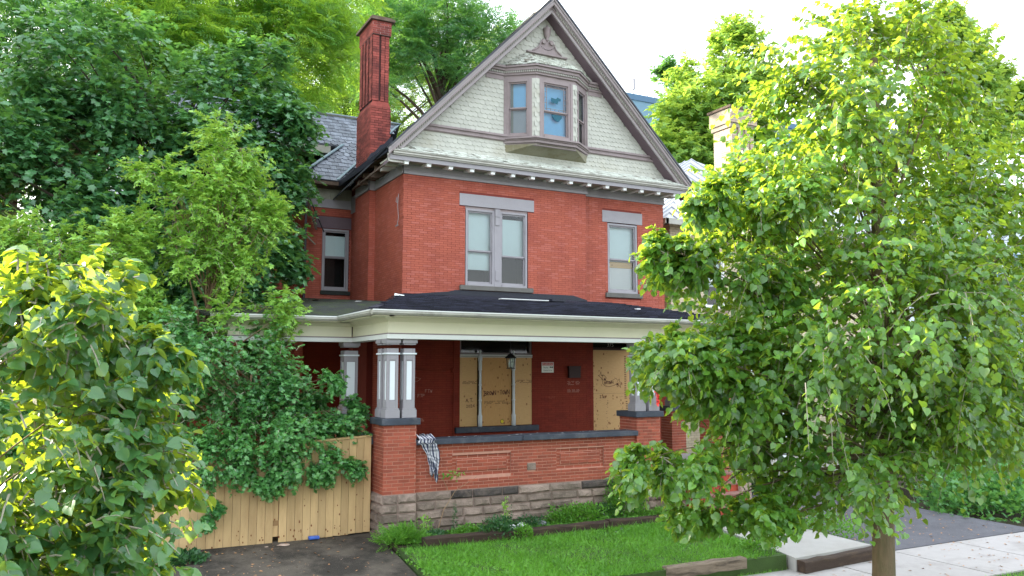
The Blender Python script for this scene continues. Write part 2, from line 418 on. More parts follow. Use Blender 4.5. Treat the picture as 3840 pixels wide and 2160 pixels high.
GLY = {
 'A': [[(0, 0), (.5, 1), (1, 0)], [(.2, .4), (.8, .4)]], 'B': [[(0, 0), (0, 1), (.8, .85), (.7, .6), (0, .52), (.9, .4), (.8, .1), (0, 0)]],
 'R': [[(0, 0), (0, 1), (.8, .9), (.8, .6), (0, .5), (.9, 0)]], 'O': [[(.5, 0), (.1, .25), (.1, .75), (.5, 1), (.9, .75), (.9, .25), (.5, 0)]],
 'W': [[(0, 1), (.25, 0), (.5, .7), (.75, 0), (1, 1)]], 'N': [[(0, 0), (0, 1), (1, 0), (1, 1)]], 'T': [[(0, 1), (1, 1)], [(.5, 1), (.5, 0)]],
 'F': [[(0, 0), (0, 1), (.9, 1)], [(0, .5), (.7, .5)]], 'P': [[(0, 0), (0, 1), (.8, .9), (.8, .55), (0, .5)]], '2': [[(0, .8), (.4, 1), (.9, .8), (.1, 0), (1, 0)]],
 '0': [[(.5, 0), (.1, .3), (.1, .7), (.5, 1), (.9, .7), (.9, .3), (.5, 0)]], '4': [[(.8, 0), (.8, 1), (0, .35), (1, .35)]], '.': [[(0, 0), (.12, .06)]],
 'J': [[(.1, .15), (.4, 0), (.6, .2), (.6, 1)], [(.2, 1), (1, 1)]], 'i': [[(.2, 0), (.2, .6)], [(.2, .8), (.2, .86)]], '5': [[(.9, 1), (.1, 1), (.1, .55), (.7, .6), (.9, .25), (.5, 0), (.05, .1)]],
 'G': [[(.9, .8), (.4, 1), (.1, .6), (.15, .15), (.6, 0), (.9, .4), (.5, .4)]], 'U': [[(0, 1), (.05, .2), (.5, 0), (.9, .2), (.95, 1)]], 'I': [[(.3, 0), (.3, 1)]], 'H': [[(0, 0), (0, 1)], [(1, 0), (1, 1)], [(0, .5), (1, .5)]],
 'E': [[(.9, 0), (0, 0), (0, 1), (.9, 1)], [(0, .5), (.7, .5)]], 'C': [[(.9, .85), (.4, 1), (.1, .6), (.1, .3), (.5, 0), (.9, .15)]], 'S': [[(.9, .85), (.4, 1), (.1, .75), (.8, .4), (.7, .05), (.1, .1)]], 'K': [[(0, 0), (0, 1)], [(.9, 1), (0, .45), (.9, 0)]],
 '3': [[(.1, .9), (.6, 1), (.8, .75), (.35, .55), (.9, .3), (.5, 0), (.05, .1)]], '7': [[(0, 1), (.9, 1), (.3, 0)]],
}
def ribbon(mb, pts, w, off):
    for (a, b), (c, d) in zip(pts, pts[1:]):
        dx, dz = c - a, d - b; l = math.hypot(dx, dz) or 1e-6; ex, ez = dx / l * w * .4, dz / l * w * .4; nx, nz = -dz / l * w / 2, dx / l * w / 2
        mb.add([(a - ex + nx, off, b - ez + nz), (a - ex - nx, off, b - ez - nz), (c + ex - nx, off, d + ez - nz), (c + ex + nx, off, d + ez + nz)], [(0, 1, 2, 3)]); off += .0002
def scrawl(F, text, u, v, h, w, mat, parent, off, lw=.008, seed=1, arc=0., label=None, asp=.7):
    rg = random.Random(seed); mb = MB(F); x = u
    for k, ch in enumerate(text):
        if ch == ' ': x += h * .5; continue
        hh = h * rg.uniform(.85, 1.12); ww = hh * asp; y = v + rg.uniform(-.08, .08) * h + arc * k
        if ch == '.': ww *= .4
        for st in GLY[ch]: ribbon(mb, [(x + a * ww + rg.uniform(-.02, .02) * h, y + b * hh + rg.uniform(-.02, .02) * h) for a, b in st], lw, off)
        x += ww + h * .18 * w
    o = mb.build('lettering', mat, parent)
    if label: o['label'] = label
    return o
def text_obj(F, s, u, v, size, mat, parent, off, sx=1.):
    cu = bpy.data.curves.new('t', 'FONT'); cu.body = s; cu.size = size; cu.align_x = 'CENTER'; cu.resolution_u = 2
    to = bpy.data.objects.new('t', cu); COL.objects.link(to)
    dg = bpy.context.evaluated_depsgraph_get(); me = bpy.data.meshes.new_from_object(to.evaluated_get(dg))
    bpy.data.objects.remove(to)
    for q in me.vertices: q.co = F @ Vector((u + q.co.x * sx, off, v + q.co.y))
    me.materials.clear(); me.materials.append(MAT[mat]); me.name = 'lettering'
    return link('lettering', me, parent)
# ================================================================== GROUND
def sheet(name, poly, mat, parent=None, th=None):
    mb = MB()
    if th: mb.prism(poly, (0, 0, -th))
    else: mb.poly(poly)
    return mb.build(name, mat, parent)
struct(sheet('ground', [(-150, -150, -.6), (150, -150, -.6), (150, 150, -.6), (-150, 150, -.6)], 'soil'))
struct(sheet('yard', [(-30, -3.2, .0), (-1.0, -3.2, .0), (-1.0, 40, .1), (-30, 40, .1)], 'soil', th=.8))
struct(sheet('driveway', [(-14, -7.55, -.37), (-1.95, -7.55, -.37), (-1.75, -3.22, .02), (-14, -3.22, .02)], 'asph', th=.7))
struct(sheet('lawn', [(-1.93, -7.5, -.17), (4.3, -7.75, -.14), (4.5, -4.6, -.07), (-1.75, -4.6, -.03)], 'lawn', th=.5))
struct(sheet('planting_bed', [(-1.75, -4.62, .0), (4.6, -4.62, -.08), (4.6, -3.6, -.06), (-1.75, -3.6, .05)], 'soil', th=.5))
struct(sheet('path', [(4.32, -7.95, -.16), (6.45, -7.75, -.17), (6.45, -5.3, -.125), (4.85, -5.3, -.12), (4.6, -6.6, -.14)], 'conc_w', th=.35))
struct(sheet('side_drive', [(7.0, -7.58, -.385), (11.9, -7.58, -.385), (12.6, 25, -.2), (8.0, 25, -.2), (7.95, -2, -.33)], 'asph_g', th=.2))
struct(sheet('verge', [(6.45, -7.56, -.33), (6.98, -7.56, -.37), (7.9, -2, -.3), (6.45, -3, -.1)], 'soil', th=.3))
struct(sheet('boulevard', [(-40, -12.6, -.42), (60, -12.6, -.42), (60, -9.66, -.42), (-40, -9.66, -.42)], 'lawn', th=.2))
kerb = MB().box(-40, 60, -12.76, -12.6, -.62, -.41); struct(kerb.build('kerb', 'conc'))
struct(sheet('road', [(-60, -24, -.55), (80, -24, -.55), (80, -12.76, -.55), (-60, -12.76, -.55)], 'asph_g'))
sw = struct(MB().box(-9.7, 24, -9.66, -7.6, -.55, -.42).build('sidewalk', 'soil'))
rg = random.Random(2)
for k in range(18):
    x = -9.6 + k * 1.87
    dz = rg.uniform(-.006, .006)
    MB().box(x + .014, x + 1.856, -9.65, -7.61, -.5, -.395 + dz).build('slab', 'conc', sw)

# ================================================================== BRICK HOUSE
H = thing('brick_house', (3.8, 0, 0), 'boarded-up red brick house with a pale green shingled gable and a deep front porch', 'house')
FA = frame((-.1, 0, 0)); FB = frame((5.15, .2, 0))
opA_u = [(1.65, 3.45, 5.2, 7.22), (1.49, 3.63, 7.22, 7.53), (1.52, 3.58, 5.06, 5.2)]
opA_l = [(1.53, 3.56, 1.69, 4.0), (1.44, 3.68, 1.55, 1.69)]
opB_u = [(.83, 1.85, 5.22, 7.2), (.67, 2.0, 7.2, 7.53), (.75, 1.95, 5.08, 5.22)]
opB_l = [(.32, 1.62, .98, 4.0)]
w1 = slab('front_wall', FA, 5.25, 4.5, 7.86, opA_u[:1], 'mortar_upper', H)
brickwork(FA, 5.25, 4.55, 7.86, opA_u, 'brick_upper', w1, rng=random.Random(11))
w2 = slab('front_wall', FB, 2.78, 4.5, 7.86, opB_u[:1], 'mortar_upper', H)
brickwork(FB, 2.78, 4.55, 7.86, opB_u, 'brick_upper', w2, rng=random.Random(12))
MB().box(5.14, 5.15, .0, .2, 4.5, 7.9).build('wall_return', 'brick_upper', H)
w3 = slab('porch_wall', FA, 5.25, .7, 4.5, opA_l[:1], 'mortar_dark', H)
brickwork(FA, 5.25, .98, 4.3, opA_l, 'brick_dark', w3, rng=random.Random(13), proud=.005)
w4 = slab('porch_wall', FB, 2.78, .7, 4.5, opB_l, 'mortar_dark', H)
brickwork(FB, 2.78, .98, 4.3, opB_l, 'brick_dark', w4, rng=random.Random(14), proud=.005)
# left side wall with the chimney breast
FL = frame((-.1, 0, 0), (0, 1, 0), (-1, 0, 0))
s1 = slab('side_wall', FL, 4.4, .7, 8.3, [], 'mortar_upper', H)
brickwork(FL, 2.18, .98, 7.86, [], 'brick_upper', s1, rng=random.Random(15), proud=.006)
brickwork(frame((-.1, 3.45, 0), (0, 1, 0), (-1, 0, 0)), .95, .98, 7.86, [], 'brick_upper', s1, rng=random.Random(16), proud=.006)
br = MB().box(-.27, -.1, 2.18, 3.45, .7, 8.6).build('chimney_breast', 'mortar_upper', H)
brickwork(frame((-.27, 2.18, 0)), .17, 4.6, 7.9, [], 'brick_upper', br, rng=random.Random(17), proud=.006)
brickwork(frame((-.27, 2.18, 0), (0, 1, 0), (-1, 0, 0)), 1.27, 4.6, 7.9, [], 'brick_upper', br, rng=random.Random(18), proud=.006)
# wing
FW = frame((-1.42, 4.4, 0)); opW = [(.47, 1.26, 5.33, 7.13), (.27, 1.32, 7.13, 7.47)]
s2 = slab('wing_wall', FW, 1.32, .3, 8.3, opW[:1], 'mortar_upper', H)
brickwork(FW, 1.32, 4.6, 7.72, opW, 'brick_upper', s2, rng=random.Random(19))
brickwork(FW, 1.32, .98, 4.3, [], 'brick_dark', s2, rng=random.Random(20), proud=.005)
FWS = frame((-1.42, 4.4, 0), (0, 1, 0), (-1, 0, 0))
s3 = slab('wing_wall', FWS, 2.6, .3, 8.5, [], 'mortar_upper', H)
brickwork(FWS, 2.6, 1., 7.72, [], 'brick_upper', s3, rng=random.Random(21), proud=.006)
s4 = slab('wing_wall', frame((-5, 5.45, 0)), 3.6, .3, 9.6, [], 'mortar_upper', H)
brickwork(frame((-5, 5.45, 0)), 3.6, 1., 9.1, [], 'brick_upper', s4, rng=random.Random(22), proud=.006)
MB().box(7.7, 7.93, .2, 12, .3, 8.3).box(-5, 7.93, 11.8, 12, .3, 8.3).box(-5, -4.8, 5.45, 12, .3, 9.5).build('rear_wall', 'brick_upper', H)
MB().box(0, 7.7, .45, 11.8, 4.2, 4.4).box(0, 7.7, .45, 11.8, .6, .8).box(-.1, 7.7, .3, 11.8, 7.9, 8.1).build('floor_plate', 'dark', H)

# --- cornice under the gable
mb = MB(FA)
mb.box(-.04, 5.29, 0, .05, 7.86, 7.925).box(-.03, 5.28, 0, .03, 7.925, 8.12).box(-.035, 5.285, 0, .042, 7.945, 7.958).box(-.035, 5.285, 0, .042, 7.968, 7.980)
mb.T = FB
mb.box(.02, 2.82, 0, .04, 7.86, 7.925).box(.02, 2.81, 0, .025, 7.925, 8.12).box(.02, 2.81, 0, .033, 7.945, 7.960)
mb.T = FL
mb.box(-.05, 2.18, 0, .05, 7.86, 7.925).box(-.03, 2.18, 0, .03, 7.925, 8.12).box(3.45, 4.4, 0, .03, 7.6, 8.1)
mb.T = None
mb.box(-.32, -.13, 2.13, 2.18, 7.86, 7.925).box(-.30, -.13, 2.15, 2.18, 7.925, 8.12).box(-.32, -.27, 2.13, 3.4, 7.86, 7.925).box(-.30, -.27, 2.15, 3.4, 7.925, 8.12)
mb.build('frieze_board', 'grey', H, bevel=.006)
mb = MB(FW).box(-.04, 1.3, 0, .05, 7.72, 7.78).box(-.03, 1.3, 0, .03, 7.78, 7.97)
mb.T = FWS; mb.box(-.03, 2.6, 0, .03, 7.72, 7.97)
mb.build('frieze_board', 'grey', H)
MB(FW).box(.0, .55, .03, .06, 7.99, 8.13).box(.68, 1.28, .03, .06, 7.99, 8.13).box(-.1, 1.3, 0, .03, 7.97, 8.3).build('cornice_board', 'soffit', H)
MB().box(-.6, 8.3, -.48, .3, 8.10, 8.14).build('soffit', 'soffit', H)
for k in range(15):
    x = -.19 + k * .575
    MB().box(x - .05, x + .05, -.36, .0 if x < 5.1 else .18, 8.065, 8.10).box(x - .055, x + .055, -.46, -.34, 7.985, 8.10).box(x - .066, x + .066, -.475, -.33, 8.045, 8.10).build('bracket', 'white', H, bevel=.008)
mb = MB().box(-.62, 8.3, -.50, -.44, 8.06, 8.20)
mb.build('fascia', 'grey', H, bevel=.006)
MB().box(-.56, 8.3, -.545, -.50, 8.17, 8.20).box(-.56, 8.3, -.575, -.50, 8.20, 8.255).box(-.56, 8.3, -.60, -.50, 8.255, 8.29).build('gutter', 'gutter', H, bevel=.008)
# flared skirt of peeling shingles
FS = frame3((-.45, -.58, 8.285), (1, 0, 0), (0, .46, .26)); SK = .53
MB(FS).add([(0, 0, -.01), (8.6, 0, -.01), (8.4, SK, -.01), (.12, SK, -.01)], [(0, 1, 2, 3)]).build('skirt_base', 'sage_worn', H)
sk = MB().box(-.44, -.43, -.5, -.12, 8.28, 8.5).build('skirt', 'sage_worn', H)
tiles('shingle', FS, [(0, -.02), (8.6, -.02), (8.45, SK), (.15, SK)], .17, .175, 'square', 'sage_worn', sk, nobj=0, jit=.012, skip=.03, t=.014, tilt=.02, rng=random.Random(41))

# --- gable wall, shingles, rakes
AX, AZ, SL = 3.84, 12.92, 1.02
GY = -.10
MB().prism([(-.38, GY, 8.4), (8.06, GY, 8.4), (AX, GY, 12.75)], (0, .2, 0)).build('gable_wall', 'sage_back', H)
FG = frame3((0, GY, 0), (1, 0, 0), (0, 0, 1))
def gx(z, off, s): return AX + s * (AZ - off - z) / SL
def gpoly(z0, z1, off=.34): return [(gx(z0, off, -1), z0), (gx(z0, off, 1), z0), (gx(z1, off, 1), z1), (gx(z1, off, -1), z1)]
g1 = MB().box(.2, 7.4, GY - .004, GY, 8.5, 8.56).build('gable_shingling', 'sage', H)
bayhole = [(2.62, 9.0), (5.12, 9.0), (5.12, 11.0), (2.62, 11.0)]
tiles('shingle', FG, gpoly(9.16, 10.72), .135, .120, 'scallop', 'sage', g1, nobj=190, t=.013, tilt=.016, holes=[bayhole], rng=random.Random(31), jit=.003)
tiles('shingle', FG, gpoly(8.52, 8.99), .135, .120, 'scallop', 'sage', g1, nobj=50, t=.013, tilt=.016, rng=random.Random(32), jit=.003)
tiles('shingle', FG, [(gx(10.98, .34, -1), 10.98), (gx(10.98, .34, 1), 10.98), (AX, AZ - .36)], .15, .14, 'scallop', 'sage', g1, nobj=60, t=.013, tilt=.016, rng=random.Random(33), jit=.004)
mb = MB().box(gx(9.0, .2, -1), gx(9.0, .2, 1), -.15, GY, 8.985, 9.16).box(gx(9.1, .2, -1), gx(9.1, .2, 1), -.19, -.15, 9.10, 9.16).box(gx(9.0, .2, -1), gx(9.0, .2, 1), -.175, -.15, 9.0, 9.04)
mb.build('belt_course', 'mauve', H, bevel=.006)
for s in (-1, 1):
    def P(x, off, y): return (x, y, AZ - SL * abs(x - AX) - off)
    xe = AX + s * 4.5
    def rk(o0, o1, y0, y1, name, mat, xa=AX, xb=xe, sag=0., **k):
        MB().prism([P(xa, o0, y0), P(xb, o0, y0), P(xb, o1, y0), P(xa, o1, y0)], (0, y1 - y0, -sag * (y1 - y0))).build(name, mat, H, **k)
    rk(.17, -.02, -.58, -.50, 'rake_board', 'rake', bevel=.006)
    rk(.055, -.0, -.62, -.58, 'rake_moulding', 'rake', bevel=.006)
    rk(.17, .13, -.60, -.58, 'rake_moulding', 'mauve')
    rk(.245, .17, -.49, -.44, 'rake_frieze', 'mauve')
    rk(.345, .245, -.47, -.42, 'rake_frieze', 'rake', bevel=.005)
    rk(.36, .30, -.42, GY, 'rake_soffit', 'brownst')
    rk(-.005, -.055, -.65, 12.1, 'roof', 'slate_dk', sag=.075)
    dm = MB()
    n = 88
    for k in range(n):
        x = AX + s * (.12 + k * 4.25 / n); a = P(x, .175, -.525); b = P(x + s * .024, .175, -.525)
        dm.add([a, b, (b[0], b[1], b[2] - .058), (a[0], a[1], a[2] - .058), (a[0], -.49, a[2]), (b[0], -.49, b[2]), (b[0], -.49, b[2] - .058), (a[0], -.49, a[2] - .058)],
               [(0, 1, 2, 3), (0, 3, 7, 4), (1, 2, 6, 5), (3, 2, 6, 7), (0, 1, 5, 4)])
    dm.build('dentil_row', 'gutter', H, kind='stuff')
MB().tube([(AX, -.66, AZ + .06), (AX, 12, AZ - .86)], .07, 8).build('ridge_cap', 'black', H)

# --- canted bay window in the gable
BC, BY = 3.87, -.62
BP = [(BC - 1.30, GY), (BC - .60, BY), (BC + .60, BY), (BC + 1.30, GY)]
def bayring(off, z0, z1, top_off=None):
    """closed solid following the bay outline, pushed out by off"""
    pts = []
    for i, (x, y) in enumerate(BP):
        sx = -1 if i < 2 else 1
        pts.append((x + sx * off * (1.0 if i in (0, 3) else .45), y - (off if i in (1, 2) else 0)))
    return [(x, y, z0) for x, y in pts], (0, 0, z1 - z0)
mb = MB()
mb.prism(*bayring(.02, 8.93, 9.0)); mb.prism(*bayring(.05, 9.0, 9.03)); mb.prism(*bayring(.10, 9.03, 9.075)); mb.prism(*bayring(-.03, 8.86, 8.93))
mb.build('bay_base', 'mauve', H, bevel=.006)
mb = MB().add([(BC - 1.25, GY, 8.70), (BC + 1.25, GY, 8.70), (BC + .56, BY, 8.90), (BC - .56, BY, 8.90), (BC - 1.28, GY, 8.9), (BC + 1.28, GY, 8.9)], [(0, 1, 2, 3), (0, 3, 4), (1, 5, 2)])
mb.build('bay_flare', 'moss_shade_sh', H)
mb = MB(); mb.prism(*bayring(-.02, 10.62, 10.74)); mb.build('bay_head', 'mauve', H)
mb = MB(); mb.prism(*bayring(.03, 10.74, 10.79)); mb.prism(*bayring(.09, 10.85, 10.93)); mb.prism(*bayring(.14, 10.93, 10.98)); mb.prism(*bayring(.035, 10.79, 10.85))
zc = 10.72
for a, b in ((gx(10.98, .12, -1), BP[0][0]), (BP[3][0], gx(10.98, .12, 1))):
    mb.box(a, b, -.13, GY, 10.62, 10.79).box(a, b, -.16, -.13, 10.74, 10.79).box(a, b, -.20, GY, 10.86, 10.92).box(a, b, -.25, GY, 10.92, 10.98)
mb.build('bay_cornice', 'mauve', H, bevel=.006)
dm = MB()
rpts, _ = bayring(.05, 0, 1)
for (xa, ya, _z), (xb, yb, _z2) in zip(rpts, rpts[1:]):
    L = math.hypot(xb - xa, yb - ya); F = frame((xa, ya, 0), (xb - xa, yb - ya, 0), (yb - ya, xa - xb, 0)); n = int(L / .05)
    dm.T = F
    for k in range(n): dm.box(k * L / n + .01, k * L / n + .036, -.03, .02, 10.80, 10.848)
dm.T = frame((0, -.13, 0))
for a, b in ((gx(10.98, .12, -1), BP[0][0]), (BP[3][0], gx(10.98, .12, 1))):
    n = int((b - a) / .05)
    for k in range(n): dm.box(a + k * .05 + .01, a + k * .05 + .036, 0, .03, 10.80, 10.855)
dm.build('dentil_row', 'gutter', H, kind='stuff')
# pent roof over the bay, peeling shingles
o1, _ = bayring(.15, 0, 1)
bot = [(x, y, 10.985) for x, y, _z in o1]; top = [(BC - .95, GY, 11.30), (BC - .55, GY, 11.46), (BC + .55, GY, 11.46), (BC + .95, GY, 11.30)]
MB().add(bot + top, [(0, 1, 5, 4), (1, 2, 6, 5), (2, 3, 7, 6)]).build('pent_roof_base', 'sage_worn', H)
pr = MB().box(BC - .58, BC + .58, GY - .03, GY, 11.45, 11.49).build('pent_roof', 'sage_worn', H)
for a, b, c, d, sd_ in ((bot[1], bot[2], top[2], top[1], 1), (bot[0], bot[1], top[1], top[0], 2), (bot[2], bot[3], top[3], top[2], 3)):
    u = Vector(b) - Vector(a); n = u.cross(Vector(d) - Vector(a)); v = n.cross(u)
    F = frame3(a, u, v); tiles('shingle', F, touv(F, [a, b, c, d]), .12, .105, 'scallop', 'sage_worn', pr, jit=.010, skip=.05, t=.014, tilt=.022, rng=random.Random(50 + sd_))
# bay windows
def window(F, u0, u1, z0, z1, parent, mat='mauve', fw=.06, meet=.5, shade=None, pane='GL', shade2=None, sill=None, depth=.10, label=None, muntin=None, lean=None, name='window', lowopen=0.):
    """double-hung window: frame, two sashes, panes and what hangs behind them. w=0 is the frame's front"""
    mb = MB(F).box(u0, u0 + fw, -depth, 0, z0, z1).box(u1 - fw, u1, -depth, 0, z0, z1).box(u0 + fw, u1 - fw, -depth, 0, z1 - fw, z1).box(u0 + fw, u1 - fw, -depth, .012, z0, z0 + fw)
    w = mb.build(name, mat, parent, bevel=.004, label=label)
    a, b, c, d = u0 + fw, u1 - fw, z0 + fw, z1 - fw; mz = c + (d - c) * meet; s = .035
    MB(F).box(a, a + s, -.07, -.035, mz, d).box(b - s, b, -.07, -.035, mz, d).box(a + s, b - s, -.07, -.035, d - s, d).box(a + s, b - s, -.07, -.035, mz - .01, mz + s * .8).build('sash', mat, w)
    MB(F).box(a, a + s, -.105, -.072, c + lowopen, mz).box(b - s, b, -.105, -.072, c + lowopen, mz).box(a + s, b - s, -.105, -.072, c + lowopen, c + lowopen + s * 1.7).box(a + s, b - s, -.105, -.072, mz - s, mz).build('sash', mat, w)
    MB(F).add([(a + s, -.055, mz + .02), (b - s, -.055, mz + .02), (b - s, -.055, d - s), (a + s, -.055, d - s)], [(0, 1, 2, 3)]).build('pane', GL, w)
    MB(F).add([(a + s, -.09, c + lowopen + s), (b - s, -.09, c + lowopen + s), (b - s, -.09, mz - s), (a + s, -.09, mz - s)], [(0, 1, 2, 3)]).build('pane', GL, w)
    for sh in (shade, shade2):
        if sh:
            za, zb, m = sh; MB(F).box(a - .02, b + .02, -.19, -.18, c + (d - c) * za, c + (d - c) * zb).build('blind', m, w)
    MB(F).box(a - .04, b + .04, -.60, -.58, c - .04, d + .04).box(a - .04, a - .03, -.58, -.13, c, d).box(b + .03, b + .04, -.58, -.13, c, d).build('room', 'dark', w)
    if muntin:
        mm = MB(F)
        for seg in muntin: mm.box(a + s + (b - a - 2 * s) * seg[0], a + s + (b - a - 2 * s) * seg[1], -.054, -.046, mz + (d - mz) * seg[2], mz + (d - mz) * seg[3])
        mm.build('leading', mat, w)
    return w
def wallpiece(F, u0, u1, z0, z1, wm, mat, nm='bay_panel'): return MB(F).box(u0, u1, -.05, wm, z0, z1).build(nm, mat, H)
cp = []
for (xa, ya), (xb, yb), k in ((BP[0], BP[1], 0), (BP[1], BP[2], 1), (BP[2], BP[3], 2)):
    L = math.hypot(xb - xa, yb - ya); F = frame((xa, ya, 0), (xb - xa, yb - ya, 0), (yb - ya, xa - xb, 0))
    if k == 1: a, b = .17, 1.03
    elif k == 0: a, b = .09, .69
    else: a, b = .16, .76
    t = []
    lead = [(x, x + .018, .0, 1) for x in (.10, .88)] + [(0, 1, y, y + .014) for y in (.10, .86)] + [(x, x + .014, .86, 1) for x in (.28, .46, .64)] + [(x, x + .014, 0, .1) for x in (.28, .46, .64)] + [(0, .1, y, y + .012) for y in (.3, .5, .7)] + [(.9, 1, y, y + .012) for y in (.3, .5, .7)]
    if k == 1:
        w = window(F, a, b, 9.09, 10.62, H, meet=.47, shade=(.0, .97, 'blind_b'), muntin=lead, label='broken leaded centre window of the gable bay')
        hole = MB(F).add([(.47, -.045, 10.12), (.53, -.045, 10.05), (.60, -.045, 10.08), (.66, -.045, 10.03), (.68, -.045, 10.12), (.76, -.045, 10.14), (.76, -.045, 10.20), (.66, -.045, 10.23), (.62, -.045, 10.18), (.47, -.045, 10.20)], [tuple(range(10))]).build('hole', 'hole', w)
        MB(F).add([(.50, -.07, 9.76), (.55, -.07, 9.66), (.63, -.07, 9.60), (.73, -.07, 9.60), (.80, -.07, 9.68), (.82, -.07, 9.76)], [tuple(range(6))]).build('hole', 'hole', w)
    elif k == 0: w = window(F, a, b, 9.10, 10.62, H, meet=.50, shade=(.50, 1., 'blind_b'), shade2=(.0, .49, 'board_grey'))
    else: w = window(F, a, b, 9.08, 10.62, H, meet=.45, shade=(.0, .45, 'board_grey'), shade2=(.46, 1., 'blind_b'))
    for q0 in (a - .07, b): MB(F).box(q0, q0 + .07, -.08, .02, 9.07, 10.64).build('window_casing', 'mauve', H, bevel=.004)
    Ft = frame3((xa, ya, 0), (xb - xa, yb - ya, 0), (0, 0, 1))
    pn = MB(F).box(0, a - .07, -.08, 0, 9.07, 10.64).box(b + .07, L, -.08, 0, 9.07, 10.64).build('bay_panel', 'sage', H)
    for c_, d_ in ((0., a - .07), (b + .07, L)):
        if d_ - c_ > .04:
            cols = max(1, round((d_ - c_) / .11)); tw = (d_ - c_) / cols
            tiles('shingle', frame3(Vector((xa, ya, 0)) + Vector((xb - xa, yb - ya, 0)).normalized() * c_, (xb - xa, yb - ya, 0), (0, 0, 1)), [(0, 9.1), (d_ - c_, 9.1), (d_ - c_, 10.58), (0, 10.58)], tw, .125, 'scallop', 'sage', pn, rng=random.Random(60 + k), t=.007, tilt=.010, jit=.001)
# pediment ornament
OX, OZ, OY = 3.86, 11.50, -.12
orn = MB().prism([(OX - .62, OY, OZ), (OX + .62, OY, OZ), (OX + .62, OY, OZ + .04), (OX - .62, OY, OZ + .04)], (0, -.09, 0))
orn.prism([(OX - .45, OY, OZ + .04), (OX + .45, OY, OZ + .04), (OX + .40, OY, OZ + .10), (OX + .28, OY, OZ + .16), (OX + .2, OY, OZ + .30), (OX + .13, OY, OZ + .40), (OX - .13, OY, OZ + .40), (OX - .2, OY, OZ + .30), (OX - .28, OY, OZ + .16), (OX - .40, OY, OZ + .10)], (0, -.05, 0))
for s in (-1, 1):
    orn.tube([(OX + s * .46, OY - .05, OZ + .06), (OX + s * .36, OY - .07, OZ + .12), (OX + s * .26, OY - .07, OZ + .20), (OX + s * .21, OY - .07, OZ + .32), (OX + s * .14, OY - .07, OZ + .42), (OX + s * .07, OY - .07, OZ + .41), (OX + s * .06, OY - .07, OZ + .34)], .022, 6)
    orn.prism([(OX + s * .12 + .06 * math.cos(q * .785), OY, OZ + .35 + .06 * math.sin(q * .785)) for q in range(8)], (0, -.11, 0))
orn = orn.build('pediment_ornament', 'mauve', H, bevel=.005)
MB().lathe((OX, OY - .05, OZ + .40), [(.035, 0), (.05, .03), (.03, .07), (.075, .13), (.095, .22), (.10, .30), (.115, .32), (.115, .345), (.06, .36), (.03, .40), (.015, .45)], 12).build('urn', 'mauve', orn, smooth=True)
gm = MB()
for k in range(11):
    t = (k - 5) / 5; gm.lathe((OX + t * .22, OY - .06, OZ + .14 + .10 * t * t), [(.004, 0), (.015, .008), (.004, .02)], 6)
gm.build('garland_carving', 'black', orn)

# --- upper windows
window(FA, 1.67, 2.47, 5.2, 7.16, H, mat='grey', fw=.055, meet=.45, shade=(.20, 1, 'blind'), label='left sash of the double upper window with a pale blind')
window(FA, 2.63, 3.43, 5.2, 7.16, H, mat='grey', fw=.055, meet=.40, shade=(.42, .94, 'blind'), label='right sash of the double upper window above dark open glass')
MB(FA).box(2.47, 2.63, -.1, .01, 5.2, 7.2).box(2.48, 2.62, .01, .05, 7.0, 7.2).box(2.49, 2.61, .01, .035, 6.78, 7.0).box(2.5, 2.6, .01, .025, 5.35, 5.62).build('mullion', 'grey', H, bevel=.006)
MB(FA).box(1.65, 3.45, -.1, -.02, 7.16, 7.22).build('window_head', 'mauve', H)
MB(FA).box(1.49, 3.63, -.05, .022, 7.222, 7.53).build('lintel', 'grey_st', H, bevel=.008)
MB(FA).box(1.50, 3.58, -.1, .075, 5.08, 5.198).build('window_sill', 'coping_r', H, bevel=.01)
window(FB, .84, 1.84, 5.22, 7.18, H, mat='grey', fw=.055, meet=.48, shade=(.46, 1., 'blind'), shade2=(.0, .38, 'blind_w'), label='tall upper window right of the double one, boarded behind the glass')  # upper blind's pale colour stands in for sky reflected in the glass
MB(FB).box(.9, 1.78, -.17, -.16, 5.95, 6.12).build('plywood_strip', 'ply', H)
MB(FB).box(.66, 2.02, -.05, .022, 7.202, 7.53).build('lintel', 'grey_st', H, bevel=.008)
MB(FB).box(.74, 1.97, -.1, .075, 5.09, 5.218).build('window_sill', 'coping_r', H, bevel=.01)
window(FW, .48, 1.25, 5.34, 7.12, H, mat='grey', fw=.06, meet=.55, shade=(.55, .93, 'blind'), label='narrow side wing window with a torn pale blind')
MB(FW).box(.27, 1.31, -.05, .015, 7.14, 7.47).build('lintel', 'brownst', H)
MB(FW).box(.44, 1.30, -.1, .06, 5.22, 5.335).build('window_sill', 'tar_moss', H)

# --- boarded ground floor window
gw = MB(FA).box(1.53, 3.56, -.14, -.02, 3.42, 3.52).box(1.53, 1.57, -.14, -.02, 1.69, 4.0).box(3.52, 3.56, -.14, -.02, 1.69, 4.0).build('window_frame', 'mauve', H)
MB(FA).add([(1.57, -.10, 3.52), (3.52, -.10, 3.52), (3.52, -.10, 4.0), (1.57, -.10, 4.0)], [(0, 1, 2, 3)]).build('transom_pane', GLB, gw)
MB(FA).box(1.5, 3.6, -.4, -.38, 1.6, 4.05).build('room', 'dark', gw)
tr = MB(FA).box(1.53, 3.56, -.02, .03, 3.445, 3.475).box(1.53, 3.56, -.02, .02, 3.40, 3.445).build('window_cornice', 'white', H)
dm = MB(FA)
for k in range(58): dm.box(1.54 + k * .0348, 1.56 + k * .0348, .02, .035, 3.41, 3.443)
dm.build('dentil_row', 'gutter', tr, kind='stuff')
b1 = MB(FA).box(1.535, 2.005, -.02, -.004, 1.70, 3.40).build('plywood_board', 'ply', H, label='left plywood board initialled A.T.')
